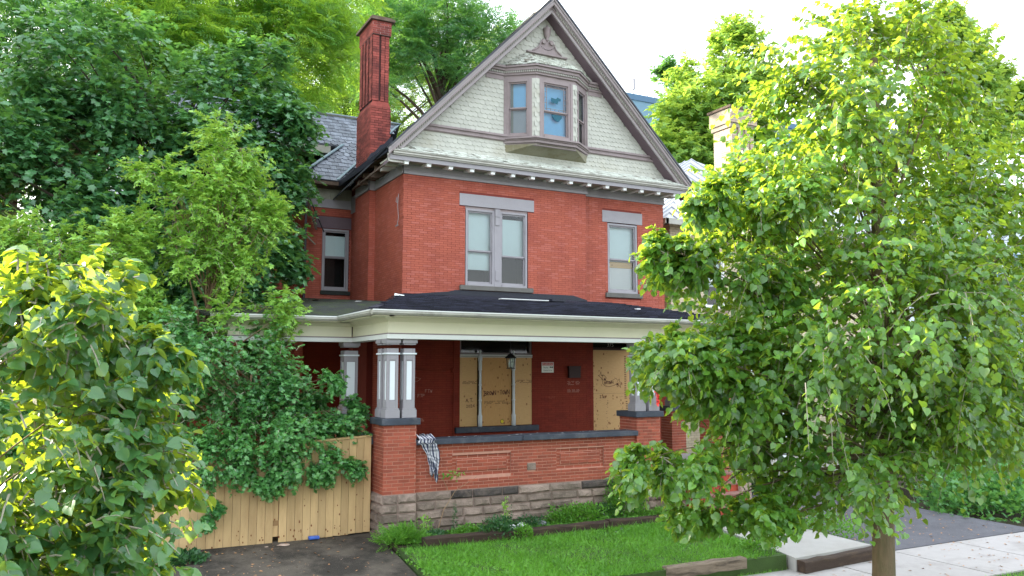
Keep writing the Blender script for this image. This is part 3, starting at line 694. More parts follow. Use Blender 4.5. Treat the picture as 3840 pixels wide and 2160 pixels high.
b2 = MB(FA).box(2.135, 2.965, -.02, -.002, 1.70, 3.40).build('plywood_board', 'ply_v', H, label='middle plywood board written BROWN TOWN')
b3 = MB(FA).box(3.055, 3.555, -.02, -.004, 1.70, 3.40).build('plywood_board', 'ply', H, label='right plywood board of the ground floor window')
scrawl(FA, 'A.T.', 1.70, 2.30, .085, 1, 'ink', b1, .001, .014, 3)
scrawl(FA, '2024', 1.71, 2.17, .07, 1, 'ink', b1, .001, .010, 4)
scrawl(FA, 'BROWN', 2.21, 2.45, .10, .7, 'ink', b2, .001, .015, 5, arc=.003, asp=.55); scrawl(FA, 'TOWN', 2.64, 2.47, .10, .7, 'ink', b2, .001, .015, 6, arc=.003, asp=.55)
def stampmark(F, u0, u1, z, rows, mat, parent, off, seed):
    rg = random.Random(seed); mb = MB(F)
    for r in range(rows):
        u = u0
        while u < u1:
            l = rg.uniform(.012, .05)
            if rg.random() < .75: mb.add([(u, off, z - r * .028), (u + l, off, z - r * .028), (u + l, off, z - r * .028 + .014), (u, off, z - r * .028 + .014)], [(0, 1, 2, 3)])
            u += l + .008
    mb.build('mill_stamp', mat, parent, kind='stuff')
stampmark(FA, 1.60, 1.98, 2.80, 3, 'stamp', b1, .0005, 1); stampmark(FA, 3.06, 3.54, 2.82, 3, 'stamp', b3, .0005, 2); stampmark(FA, 2.2, 2.94, 2.30, 3, 'stamp', b2, .0005, 3)
mb = MB(FA); ribbon(mb, [(2.70 + .05 * math.cos(a), 1.80 + .05 * math.sin(a)) for a in [i * .5 for i in range(11)]], .012, .002); mb.build('drawing', 'ink', b2)
mb = MB(FA); mb.add([(2.70 + .045 * math.cos(a), .0008, 1.80 + .045 * math.sin(a)) for a in [i * .628 for i in range(10)]], [tuple(range(10))]); mb.build('drawing', 'yel', b2)
for u in (2.07, 3.01):
    mb = MB()
    c = FA @ Vector((u, .035, 0))
    mb.lathe((c.x, c.y, 1.69), [(.055, 0), (.055, .26), (.04, .30), (.036, .36), (.036, .62), (.043, .63), (.043, .66), (.036, .67), (.034, 1.0), (.042, 1.01), (.042, 1.04), (.034, 1.05), (.034, 1.38), (.045, 1.40), (.045, 1.62), (.055, 1.64), (.055, 1.78), (.03, 1.80), (.02, 1.83), (.03, 1.86), (.03, 1.88), (.01, 1.90)], 12)
    mb.build('colonnette', 'panelw', H, smooth=True)
MB(FA).box(1.40, 3.72, -.1, .09, 1.55, 1.688).build('window_sill', 'coping', H, bevel=.01)
# door
db = MB(FB).box(.33, 1.60, -.06, -.03, 2.45, 3.63).build('plywood_board', 'ply', H, label='upper plywood sheet over the front door, with a scroll drawing')
db2 = MB(FB).box(.335, 1.60, -.06, -.034, 1.0, 2.446).build('plywood_board', 'ply', H, label='lower plywood sheet over the front door')
scrawl(FB, 'BROWN', .70, 2.70, .07, 1, 'ink', db, -.026, .011, 9, arc=.005)
mb = MB(FB)
ribbon(mb, [(.50, 2.94), (.58, 2.88), (.66, 2.80), (.62, 2.88), (.66, 2.96), (.60, 2.93), (.585, 3.04), (.555, 2.95), (.50, 2.94)], .011, -.027)
ribbon(mb, [(.62, 2.93), (.70, 2.94), (.76, 2.87), (.74, 2.82)], .010, -.027); ribbon(mb, [(.64, 2.80), (.64, 2.72), (.70, 2.66), (.85, 2.63), (1.0, 2.66), (1.10, 2.70), (1.12, 2.62), (1.18, 2.66), (1.24, 2.60), (1.22, 2.70), (1.27, 2.74), (1.20, 2.76), (1.19, 2.84), (1.12, 2.77)], .010, -.027)
ribbon(mb, [(.72, 2.80), (.85, 2.77), (1.0, 2.82), (1.08, 2.86), (1.12, 2.82)], .010, -.027)
for cx, cz in ((.71, 2.83), (1.12, 2.70)): mb.add([(cx + .03 * math.cos(a), -.026, cz + .035 * math.sin(a)) for a in [i * .785 for i in range(8)]], [tuple(range(8))])
mb.build('drawing', 'ink', db)
scrawl(FB, 'J.Wi', .54, 2.32, .075, 1, 'ink', db2, -.030, .012, 12)
stm = MB(FB); rgs = random.Random(8)
for k in range(24):
    z = 3.45 - k * .05
    stm.add([(1.36, -.028, z), (1.42 + rgs.uniform(0, .04), -.028, z), (1.42, -.028, z + .025), (1.36, -.028, z + .025)], [(0, 1, 2, 3)])
stm.build('mill_stamp', 'stamp', db, kind='stuff')
stm = MB(FB)
for k in range(20):
    z = 2.2 - k * .06
    stm.add([(1.40, -.032, z), (1.45 + rgs.uniform(0, .04), -.032, z), (1.46, -.032, z + .03), (1.40, -.032, z + .03)], [(0, 1, 2, 3)])
stm.build('mill_stamp', 'stamp', db2, kind='stuff')
nl = MB(FB)
for k in range(70):
    u, z = rgs.choice((.42, .78, .82, 1.22, 1.30, 1.5)) + rgs.uniform(-.03, .03), rgs.uniform(1.1, 2.4)
    nl.add([(u + .010 * math.cos(a), -.0325, z + .010 * math.sin(a)) for a in [i * 1.05 for i in range(6)]], [tuple(range(6))])
nl.build('screw_heads', 'ink', db2, kind='stuff')
tn = MB(FB).box(.32, 1.62, -.14, -.04, 3.63, 3.70).build('door_transom', 'bronze', H)
MB(FB).add([(.34, -.10, 3.70), (1.60, -.10, 3.70), (1.60, -.10, 4.0), (.34, -.10, 4.0)], [(0, 1, 2, 3)]).build('transom_pane', GLB, tn)
text_obj(FB, '375', .95, 3.73, .15, 'gutter', tn, -.09)
MB(FB).box(.3, 1.64, -.5, -.48, .9, 4.05).build('room', 'dark', tn)
# wall pipe, scratched writing, hanging wire
MB(FA).tube([(1.36, .03, 1.0), (1.36, .03, 4.05)], .018, 8).tube([(0, .03, 3.08), (1.36, .03, 3.08)], .014, 8).box(1.30, 1.42, .0, .07, 3.03, 3.13).build('wall_pipe', 'brick_dark', H)
scrawl(FA, 'FTW', .62, 2.55, .075, 1.2, 'scratch', w3, .012, .009, 21); scrawl(FA, 'FTP', .43, 2.44, .065, 1.2, 'scratch', w3, .012, .010, 22)
mb = MB(FA); ribbon(mb, [(.05, 3.0), (.3, 2.93), (.42, 2.90), (.5, 2.88), (.42, 2.82), (.2, 2.76), (.05, 2.72)], .007, .012); mb.build('drawing', 'scratch', w3)
stampmark(FA, 4.62, 4.98, 2.78, 4, 'scratch', w3, .012, 31); stampmark(FA, 4.62, 4.98, 2.56, 3, 'scratch', w3, .012, 33); stampmark(FA, 4.05, 4.22, 2.38, 2, 'brick_porch', w3, .012, 34); stampmark(FA, .40, .58, 1.92, 3, 'scratch', w3, .012, 35)
MB().tube([(-.14, .35, 7.35), (-.17, .33, 7.22), (-.17, .25, 7.18), (-.16, .2, 7.3)], .010, 6).tube([(-.15, .2, 7.4), (-.17, .2, 7.1), (-.15, .18, 6.8), (-.17, .22, 6.62)], .010, 6).tube([(-.15, .2, 6.62), (-.18, .3, 6.6)], .018, 6).build('hanging_cable', 'mauve', H)

# --- chimney
CH = MB().box(-.262, .282, 2.188, 3.442, 8.0, 10.2).box(-.225, .235, 2.24, 3.32, 10.2, 12.2).box(-.245, .27, 2.19, 3.40, 12.2, 12.60).build('chimney', 'mortar_chim', H)
def cbrick(F, L, z0, z1, m='brick_chim', **k): brickwork(F, L, z0, z1, [], m, CH, h=.068, bl=.215, gap=.010, proud=.010, **k)
cbrick(frame((-.27, 2.18, 0)), .56, 8.3, 10.2, rng=random.Random(71)); cbrick(frame((-.27, 2.18, 0), (0, 1, 0), (-1, 0, 0)), 1.27, 7.95, 10.2, rng=random.Random(72))
for z_, a in ((10.22, .012), (10.28, .028), (10.34, .045)): MB().box(-.265 + a, .285 - a, 2.19 + a, 3.44 - a * 2, z_ - .03, z_ + .03).build('chimney_shoulder', 'brick_chim', CH)
for a, b, pr_ in ((-.235, -.055, .012), (.0, .105, .012), (.12, .235, .004)):
    F = frame((a, 2.235 - pr_, 0)); MB(F).box(0, b - a, -.02, .001, 10.36, 12.2).build('chimney_rib', 'mortar_chim', CH); cbrick(F, b - a, 10.36, 12.2, rng=random.Random(int(a * 100) + 99))
for a, b in ((2.235, 2.46), (2.56, 2.74), (2.84, 3.02), (3.12, 3.33)):
    F = frame((-.245, a, 0), (0, 1, 0), (-1, 0, 0)); MB(F).box(0, b - a, -.02, .001, 10.36, 12.2).build('chimney_rib', 'mortar_chim', CH); cbrick(F, b - a, 10.36, 12.2, rng=random.Random(int(a * 100)))
MB().box(-.249, .274, 2.186, 3.40, 12.22, 12.58).build('chimney_head', 'mortar_white', CH)
cbrick(frame((-.25, 2.185, 0)), .525, 12.22, 12.6, rng=random.Random(75)); cbrick(frame((-.25, 2.185, 0), (0, 1, 0), (-1, 0, 0)), 1.22, 12.22, 12.6, rng=random.Random(76))
MB().prism([(-.33, 2.10, 12.60), (.36, 2.10, 12.60), (.34, 3.5, 12.60), (-.34, 3.5, 12.60)], (0, 0, .07)).box(-.28, .30, 2.15, 3.42, 12.67, 12.72).build('chimney_cap', 'rot', CH)
MB().prism([(-.36, 2.14, 8.52), (.34, 2.14, 9.22), (.34, 2.14, 9.40), (.25, 2.14, 9.34), (.1, 2.14, 9.16), (0, 2.14, 9.12), (-.15, 2.14, 8.92), (-.26, 2.14, 8.86), (-.36, 2.14, 8.70)], (0, .04, 0)).build('chimney_flashing', 'tar', CH)

# --- ruined left eave
mb = MB().box(-.64, -.5, -.4, 3.9, 8.36, 8.42).box(-.66, -.62, -.4, 3.9, 8.25, 8.40); mb.build('side_eave', 'tar', H)
rg = random.Random(77)
for k, y in enumerate((-.30, .12, .52, .95, 1.35, 1.78, 2.2)):
    tl = rg.uniform(-.16, .10); L = rg.uniform(.30, .46)
    mb = MB().prism([(-.12, y, 8.26), (-.12, y, 8.10), (-.12 - L * .5, y, 8.08 + tl * .5), (-.12 - L * .8, y, 8.14 + tl), (-.12 - L, y, 8.13 + tl), (-.12 - L, y, 8.24 + tl)], (0, .10, 0))
    mb.build('broken_bracket', 'gutter' if k < 3 else 'rot', H, bevel=.01)
for k in range(8):
    y = .3 + k * .42; MB().bar((-.15, y, 8.45), (-.60, y + rg.uniform(-.05, .05), 8.30 + rg.uniform(-.08, .03)), .05, .09).build('rafter_end', 'rot', H)
MB().bar((-.62, -.1, 8.02), (-.5, 3.0, 8.02), .03, .05).build('loose_batten', 'rot', H)
MB().box(-.5, -.1, -.3, 3.8, 8.42, 8.44).build('eave_sheathing', 'rot', H)
MB().prism([(-.66, -.48, 8.02), (-.60, -.48, 8.0), (-.12, -.42, 8.02), (-.12, -.42, 8.12), (-.66, -.48, 8.20)], (0, .06, 0)).build('broken_cornice_end', 'gutter', H)

# --- slate roof of the wing
FR = frame3((-5.0, 3.8, 8.4), (1, 0, 0), (0, 1, 1)); q2 = math.sqrt(2)
rp = [(-1.75, 3.8), (-.6, 3.8), (2.07, 6.52), (-5, 6.52), (-5, 5.18), (-.25, 5.18)]
rp3 = [(x, y, 8.4 + y - 3.8) for x, y in rp]
wr = MB().prism(rp3, (0, .06, -.06)).build('wing_roof', 'slate_dk', H)
uv = [(x + 5, (y - 3.8) * q2) for x, y in rp]
def band(v0, v1, big): return [(u, v) for u, v in clipband(uv, v0, v1)]
def clipband(P, v0, v1):
    def cl(P, f, g):
        o = []
        for i in range(len(P)):
            a, b = P[i], P[(i + 1) % len(P)]
            fa, fb = f(a), f(b)
            if fa >= 0: o.append(a)
            if (fa >= 0) != (fb >= 0): t = fa / (fa - fb); o.append((a[0] + (b[0] - a[0]) * t, a[1] + (b[1] - a[1]) * t))
        return o
    return cl(cl(P, lambda p: p[1] - v0, 0), lambda p: v1 - p[1], 0)
for v0, v1, shp, ns, sd_ in ((0, 1.2, 'square', 60, 1), (1.2, 2.4, 'hex', 110, 2), (2.4, 3.84, 'square', 120, 3)):
    tiles('slate', FR, clipband(uv, v0, v1), .19, .20, shp, 'slate', wr, nobj=ns, rng=random.Random(80 + sd_), t=.010, tilt=.016, jit=.006, stuffname='slates')
MB().bar((-1.80, 3.78, 8.45), (-.18, 5.22, 9.87), .11, .03).build('roof_verge', 'metal_blue', H)
MB().bar((-.70, 3.80, 8.44), (2.05, 6.52, 11.16), .10, .02).build('roof_valley', 'metal_blue', H)
MB().bar((-5, 6.52, 11.17), (2.1, 6.52, 11.17), .16, .03).build('ridge_flashing', 'metal_blue', H)
MB().add([(-1.75, 3.8, 8.4), (-.25, 5.18, 9.78), (-.25, 6.5, 9.78), (-1.75, 6.5, 8.4)], [(0, 1, 2, 3)]).build('wing_side_roof', 'slate_dk', H)
MB().add([(2.07, 6.52, 11.1), (-5, 6.52, 11.1), (-5, 12, 6.0), (2.07, 12, 6.0)], [(0, 1, 2, 3)]).build('wing_back_roof', 'slate_dk', H)
MB().box(-5.1, -.6, 5.05, 5.45, 9.50, 9.58).box(-5.1, -.6, 5.02, 5.06, 9.50, 9.72).build('upper_soffit', 'soffit', H)
MB().box(-1.75, -.6, 3.82, 3.86, 8.28, 8.38).box(-1.7, -.3, 3.84, 4.4, 8.27, 8.29).build('wing_eave', 'rot', H)
MB().bar((-1.5, 4.25, 8.1), (-1.22, 4.0, 7.0), .10, .03).build('hanging_board', 'rot', H)
MB().bar((-1.42, 4.2, 8.0), (-1.0, 4.0, 6.95), .06, .03).build('hanging_board', 'black', H)
MB().bar((-2.1, 4.3, 7.45), (-1.2, 4.15, 6.6), .10, .025).build('hanging_board', 'soffit', H)
MB().bar((-1.5, 4.1, 5.0), (-1.5, 4.1, 8.0), .06, .06).build('downpipe', 'black', H)

# ================================================================== PORCH
MB().box(-1.74, 6.6, -3.60, 0, .785, .98).box(-4.3, -.1, -1.5, 4.4, .78, .98).box(6.6, 6.9, -3.8, .2, .0, .98).build('porch_floor', 'conc_w', H)
MB().box(-1.74, 6.8, -3.8, .2, 4.06, 4.10).box(-4.4, -.1, -1.45, 4.4, 4.06, 4.10).build('porch_ceiling', 'bronze', H)
# beams: white lower band, dark line, cream frieze, soffit
def beam(a, b, n):     # a->b along the outer face, n = outward
    a, b = Vector((*a, 0)), Vector((*b, 0)); L = (b - a).length; F = frame(a, b - a, (*n, 0))
    MB(F).box(.004, L - .004, -.22, .0, 3.79, 4.10).build('porch_frieze', 'cream', H)
    MB(F).box(-.02, L + .02, -.24, .022, 3.68, 3.765).build('porch_beam_band', 'white', H, bevel=.004)
    MB(F).box(-.005, L + .005, -.22, .008, 3.765, 3.79).build('porch_beam_line', 'mauve', H)
    MB(F).add([(0, 0, 4.0), (L, 0, 4.0), (L + .1, .10, 4.075), (-.1, .10, 4.075)], [(0, 1, 2, 3)]).box(-.1, L + .1, .0, .36, 4.076, 4.10).build('porch_soffit', 'cream', H)
beam((-1.76, -3.90), (6.84, -3.90), (0, -1))
beam((-1.76, -1.58), (-1.76, -3.8985), (-1, 0))
beam((-4.3, -1.58), (-1.78, -1.58), (0, -1))
beam((-4.3, 4.4), (-4.3, -1.56), (-1, 0))
beam((6.84, -3.88), (6.84, 0.2), (1, 0))
MB().box(-2.12, -1.76, -4.26, -3.9, 4.074, 4.10).build('porch_soffit', 'cream', H)
gp = [(0, 0), (.03, -.055), (.09, -.055), (.125, -.02), (.125, .035), (.11, .035), (.0, .035)]
def gut(a, b, n):
    a, b = Vector(a), Vector(b); F = frame(a, b - a, (*n, 0)); L = (b - a).length
    MB(F).prism([(0, w, z) for w, z in gp], (L, 0, 0)).build('gutter', 'gutter', H)
    MB(F).box(0, L, .125, .135, .02, .04).build('gutter_lip', 'white', H)
gut((-2.22, -4.26, 4.155), (7.2, -4.26, 4.155), (0, -1))
gut((-2.10, -1.9, 4.155), (-2.10, -4.26, 4.155), (-1, 0))
gut((-4.7, -1.92, 4.15), (-2.1, -1.92, 4.15), (0, -1))
gut((7.2, -4.26, 4.155), (7.2, .2, 4.155), (1, 0))
# porch roof
f0, f1, t0, t1 = (-2.2, -4.33, 4.20), (7.28, -4.33, 4.20), (1.2, -.005, 4.94), (4.6, -.005, 4.94)
tl, tr_ = (-.12, -.005, 4.80), (5.9, .19, 4.86)
pr1 = MB().prism([f0, f1, tr_, t1, t0, tl], (0, 0, -.05)).build('porch_roof', 'asphalt_sh', H)
FP = frame3((-2.2, -4.34, 4.195), (1, 0, 0), (0, 4.335, .72))
L0 = math.hypot(4.335, .72)
tiles('shingle', FP, [(.03, 0), (9.45, 0), (8.1, L0), (2.1, L0)], .24, .14, 'square', 'asphalt_sh', pr1, nobj=0, rng=random.Random(91), t=.012, tilt=.022, jit=.008)
MB().prism([f0, (-2.2, -1.95, 4.2), (-.12, 0, 4.80)], (0, 0, -.04)).prism([f1, (7.28, .2, 4.2), (5.9, .19, 4.86)], (0, 0, -.04)).build('porch_hip_roof', 'asphalt_sh', H)
MB().bar(Vector(f0) + Vector((0, 0, .02)), Vector(tl) + Vector((0, 0, .02)), .16, .02).build('hip_cap', 'asphalt_sh', H)
MB().prism([(-.1, -.012, 4.76), (1.2, -.012, 4.9), (4.6, -.012, 4.9), (5.15, -.012, 4.85), (5.15, -.012, 4.96), (4.7, -.012, 5.07), (1.3, -.012, 5.07), (1.1, -.012, 5.02), (-.1, -.012, 4.90)], (0, -.02, 0)).build('wall_flashing', 'tar', H)
sr = MB().prism([(-4.8, -1.98, 4.18), (-2.1, -1.98, 4.18), (-.12, -.05, 4.72), (-.12, 4.4, 5.1), (-1.42, 4.4, 5.1), (-4.8, 4.4, 4.9)], (0, 0, -.04)).build('side_porch_roof', 'tar_moss', H)
rg = random.Random(5)
for k in range(34):
    x, y = rg.uniform(-3.8, -.5), rg.uniform(-1.4, 3.8); z = 4.2 + (y + 1.98) / 6.4 * .85 + .02
    a = rg.uniform(0, 6.3); l = rg.uniform(.08, .45)
    MB().bar((x, y, z), (x + l * math.cos(a), y + l * math.sin(a), z + rg.uniform(.0, .10)), rg.uniform(.03, .12), .012).build('roof_debris', rg.choice(['rot', 'tar_moss', 'gutter', 'tar', 'rot']), sr)
MB().bar((-1.35, .6, 4.62), (-.9, 1.0, 4.78), .06, .015).bar((-.9, 1.0, 4.78), (-.55, 1.1, 4.78), .05, .015).build('bent_flashing', 'white', sr)
MB().prism([(-.62, -.9, 4.66), (-.45, -.95, 4.66), (-.36, -.9, 4.80), (-.58, -.85, 4.84)], (0, .01, 0)).build('bent_flashing', 'white', sr)
MB().box(1.9, 3.2, -1.35, -1.2, 4.765, 4.785).build('metal_strip', 'white', H)
MB().box(3.5, 3.9, -1.0, -.75, 4.80, 4.86).build('roof_vent', 'tar', H)
MB().box(5.2, 5.32, -2.2, -2.1, 4.57, 4.60).build('paper_scrap', 'trash', H)

# columns
def column(x, y, z0, z1, w=.225):
    h = w / 2; c = h - .022
    mb = MB()
    mb.box(x - h - .03, x + h + .03, y - h - .03, y + h + .03, z0, z0 + .15).box(x - h - .015, x + h + .015, y - h - .015, y + h + .015, z0 + .15, z0 + .18)
    mb.box(x - c, x + c, y - c, y + c, z0 + .18, z1 - .3)
    e = .05
    for sx in (-1, 1):
        for sy in (-1, 1): mb.box(*sorted((x + sx * h, x + sx * (h - e))), *sorted((y + sy * h, y + sy * (h - e))), z0 + .18, z1 - .18)
    for za, zb in ((z0 + .18, z0 + .32), (z1 - .40, z1 - .18)):
        mb.box(x - h + e, x + h - e, y - h, y + h, za, zb).box(x - h, x + h, y - h + e, y + h - e, za + .0005, zb - .0005)
    mb.box(x - h - .012, x + h + .012, y - h - .012, y + h + .012, z1 - .11, z1 - .08).box(x - h - .035, x + h + .035, y - h - .035, y + h + .035, z1 - .08, z1)
    o = mb.build('porch_column', 'grey', H, bevel=.004)
    MB().box(x - h - .025, x + h + .025, y - h - .025, y + h + .025, z1 - .295, z1 - .265).build('column_band', 'panelw', o, bevel=.006)
    p = h - e - .012
    for d, (dx, dy) in enumerate(((0, -1), (-1, 0), (0, 1), (1, 0))):
        if dx == 0: MB().box(x - p, x + p, *sorted((y + dy * c, y + dy * (c + .006))), z0 + .34, z1 - .42).build('column_panel', 'panelw', o)
        else: MB().box(*sorted((x + dx * c, x + dx * (c + .006))), y - p, y + p, z0 + .34, z1 - .42).build('column_panel', 'panelw', o)
for x, y in ((-1.635, -3.72), (-1.30, -3.72), (-1.635, -3.37), (4.06, -3.72), (4.43, -3.72), (4.43, -3.37), (6.38, -3.72), (6.70, -3.72), (6.70, -3.37)): column(x, y, 2.19, 3.68)
column(-1.76, -1.36, 2.17, 3.68, .30)
column(6.66, -1.7, 2.17, 3.68, .24)

# piers, parapets, foundation
RG = random.Random(99)
def stones(F, L, z0, z1, rows, parent, dark=()):
    h = (z1 - z0) / rows
    for r in range(rows):
        u = 0; k = 0
        while u < L - .02:
            l = RG.uniform(.34, .78)
            if L - u - l < .22: l = L - u
            if l > .62 and L < .8: l = L * RG.choice((.45, .6))
            g = .008; a, b, c, d = u + g, u + l - g, z0 + r * h + g, z0 + (r + 1) * h - g
            j = lambda s=.012: RG.uniform(-s, s)
            p = RG.uniform(.03, .055)
            vs = [(a, -.03, c), (b, -.03, c), (b, -.03, d), (a, -.03, d), (a, .008, c), (b, .008, c), (b, .008, d), (a, .008, d)]
            m1 = a + (b - a) * RG.uniform(.3, .45); m2 = a + (b - a) * RG.uniform(.55, .75)
            vs += [(a + .04 + j(), p + j(.008), c + h * .22 + j()), (m1, p * 1.25 + j(), c + h * .18 + j()), (m2, p * .9 + j(), c + h * .2 + j()), (b - .04 + j(), p + j(.008), c + h * .22 + j()),
                   (b - .04 + j(), p * .8 + j(.008), d - h * .25 + j()), (m2, p * .8 + j(), d - h * .3 + j()), (m1, p * .9 + j(), d - h * .22 + j()), (a + .04 + j(), p * .8 + j(.008), d - h * .25 + j())]
            fs = [(0, 1, 5, 4), (1, 2, 6, 5), (2, 3, 7, 6), (3, 0, 4, 7), (4, 5, 11, 10, 9, 8), (5, 6, 12, 11), (6, 7, 15, 14, 13, 12), (7, 4, 8, 15), (8, 9, 14, 15), (9, 10, 13, 14), (10, 11, 12, 13)]
            dk = any(x0 < (a + b) / 2 < x1 and r == rr for x0, x1, rr in dark)
            MB(F).add(vs, fs).build('stone', 'stone_blk' if dk else 'stone', parent)
            u += l; k += 1
def pier(x0, x1, y0, y1, ztop, nob=0, left=True, base=-.1):
    p = MB().box(x0 + .002, x1 - .002, y0 + .002, y1 - .002, .78, ztop).build('porch_pier', 'mortar_porch', H)
    kw = dict(h=.0655, bl=.222, gap=.014, proud=.007)
    F = frame((x0, y0, 0)); brickwork(F, x1 - x0, .785, ztop, [], 'brick_porch', p, nobj=nob, rng=RG, phase=-.05, **kw)
    if left: brickwork(frame((x0, y1, 0), (0, -1, 0), (-1, 0, 0)), y1 - y0, .785, ztop, [], 'brick_porch', p, nobj=nob // 2, rng=RG, phase=-.1, **kw)
    brickwork(frame((x1, y0, 0), (0, 1, 0), (1, 0, 0)), y1 - y0, .785, ztop, [], 'brick_porch', p, rng=RG, **kw)
    MB().box(x0 - .055, x1 + .065, y0 - .065, y1 + .06, ztop, ztop + .125).build('pier_coping', 'coping', H, bevel=.012)
    b = MB().box(x0 - .01, x1 + .01, y0 - .01, y1 + .01, base - .3, .78).build('pier_base', 'mortar_stone', H)
    stones(frame((x0 - .02, y0 - .01, 0)), x1 - x0 + .03, base, .78, 5, b)
    if left: stones(frame((x0 - .01, y1, 0), (0, -1, 0), (-1, 0, 0)), y1 - y0 + .02, base, .78, 5, b)
pier(-1.80, -1.16, -3.86, -3.22, 2.06, 45)
pier(3.95, 4.58, -3.86, -3.22, 2.06, 30)
pier(6.24, 6.86, -3.86, -3.22, 2.06, 0)
pier(-2.02, -1.46, -1.64, -1.08, 2.05, 0, base=-.05)
pier(6.44, 6.88, -1.92, -1.48, 2.05, 0)
PF = frame((-1.16, -3.80, 0)); PL = 5.11
pn1, pn2 = (.77, 2.05, 1.03, 1.44), (3.11, 4.28, 1.05, 1.46)
pp = MB(PF)
for a, b, c, d in holes_cells(PL, .78, 1.67, [pn1, pn2]): pp.box(a, b, -.3, 0, c, d)
pp.box(pn1[0], pn1[1], -.3, -.03, pn1[2], pn1[3]).box(pn2[0], pn2[1], -.3, -.03, pn2[2], pn2[3])
pp = pp.build('porch_parapet', 'mortar_porch', H)
kw = dict(h=.0655, bl=.222, gap=.014, proud=.007)
brickwork(PF, PL, .785, 1.67, [pn1, pn2, (2.42, 2.62, 1.07, 1.21)], 'brick_porch', pp, nobj=160, rng=random.Random(101), **kw)
for q in (pn1, pn2):
    F = frame((-1.16, -3.77, 0)); i = .10
    brickwork(F, q[1], q[2] + .0, q[3], [], 'brick_porch', pp, u0=q[0], rng=random.Random(102), h=.0655, bl=.222, gap=.012, proud=.002)
    MB(PF).box(q[0] + i, q[1] - i, -.3, -.004, q[2] + i, q[3] - i).build('raised_panel', 'mortar_porch', pp)
    F = frame((-1.16, -3.800, 0)); brickwork(F, q[1] - i, q[2] + i, q[3] - i, [], 'brick_porch', pp, u0=q[0] + i, nobj=16, rng=random.Random(103), h=.0655, bl=.222, gap=.014, proud=.004)
MB(PF).box(2.42, 2.62, -.02, .02, 1.07, 1.21).build('vent_stone', 'stone', pp, bevel=.01)
MB().box(-1.16, 1.10, -3.92, -3.42, 1.672, 1.775).build('parapet_coping', 'coping', H, bevel=.01)
MB().box(1.115, 3.95, -3.92, -3.42, 1.672, 1.778).build('parapet_coping', 'coping', H, bevel=.01)
fb = MB(PF).box(0, PL, -.3, -.0, -.5, .778).build('foundation', 'mortar_stone', H)
stones(frame((-1.13, -3.80, 0)), PL - .04, -.08, .775, 5, fb, dark=((.9, 2.2, 4), (3.6, 5, 4), (2.9, 4.2, 3.2)))
MB().box(-1.78, -1.46, -3.22, -1.64, .3, 1.67).build('side_parapet', 'brick_porch', H)
MB().box(-1.86, -1.38, -3.25, -1.62, 1.67, 1.775).build('parapet_coping', 'coping', H)
MB().box(-4.3, -2.0, -1.55, -1.25, .2, 1.67).build('side_parapet', 'brick_porch', H)
MB().box(-4.3, -4.0, -1.55, -1.2, .2, 3.68).build('corner_post', 'brick_dark', H)
MB().box(-4.2, -.2, -1.4, 4.3, .2, .80).build('porch_base', 'stone', H)
# cheek walls and steps
ck = MB().box(4.585, 4.93, -4.28, -3.78, -.5, .88).build('stair_cheek', 'mortar_stone', H)
stones(frame((4.585, -4.28, 0)), .35, -.14, .66, 4, ck); stones(frame((4.585, -3.86, 0), (0, -1, 0), (-1, 0, 0)), .42, -.14, .66, 4, ck)
brickwork(frame((4.575, -4.285, 0)), .36, .66, .88, [], 'brick_porch', ck, rng=RG, h=.07, bl=.222, gap=.009, proud=.02)
MB().box(4.54, 4.97, -4.33, -3.8, .88, .935).build('cheek_cap', 'coping_r', H)
ck = MB().box(6.30, 6.62, -4.5, -3.78, -.5, .60).build('stair_cheek', 'stone', H, bevel=.03)
for k in range(6):
    zt = .98 - .185 * (k + 1) + .185; yn = -3.86 - .27 * k
    zt = .96 - .185 * k
    o = MB().box(4.93 - (.03 if k > 1 else 0), 6.36, yn - .02, yn + .30, zt - .05, zt).build('step', 'step_top', H, bevel=.012)
    u = 4.94; r_ = random.Random(k)
    while u < 6.34:
        l = min(r_.choice((.2, .22, .3)), 6.34 - u)
        MB().box(u + .004, u + l - .004, yn, yn + .28, zt - .19, zt - .05).build('riser_brick', 'step_red', o)
        u += l
MB().box(4.95, 6.33, -5.1, -3.8, -.5, .0).box(4.95, 6.33, -4.0, -3.8, -.2, .70).box(4.95, 6.33, -4.5, -3.8, -.2, .3).build('stair_core', 'step_red', H)
MB().box(4.2, 4.95, -5.6, -4.3, -.3, -.10).build('path_edge', 'conc_w', H)
# ================================================================== FENCE, THINGS
FN = thing('wooden_fence', (-3.7, -3.3, 0), 'raw spruce board fence closing the driveway left of the porch, with scribbled letters', 'fence')
FF = frame((-5.66, -3.33, 0)); rg = random.Random(15)
def fz(u): return -.10 + u * .042, 1.60 + u * .058
u = .0; k = 0
while u < 3.74:
    w = .142 if not 1.92 < u < 2.02 else .10
    z0, z1 = fz(u); off = 0 if not 1.92 < u < 2.02 else -.035
    b = MB(FF).prism([(u + .003, off, z0 + rg.uniform(-.008, .008) + (.0 if off == 0 else .12)), (u + w - .003, off, z0 + rg.uniform(-.008, .008) + (0 if off == 0 else .12)), (u + w - .003, off, z1), (u + .003, off, z1)], (0, -.02, 0)).build('fence_board', 'fence', FN)
    if 'first' not in globals(): first = b
    u += w; k += 1
z0, z1 = fz(0)
MB(FF).box(-.10, -.0, -.09, .01, -.42, 1.62).build('fence_post', 'fence', FN)
MB(FF).prism([(-.1, -.10, z1), (3.80, -.10, fz(3.8)[1]), (3.80, .02, fz(3.8)[1]), (-.1, .02, z1)], (0, 0, .035)).build('fence_cap', 'fence', FN)
for zz in (.3, 1.3): MB(FF).box(0, 3.8, -.07, -.025, zz, zz + .09).build('fence_rail', 'fence_dk', FN)
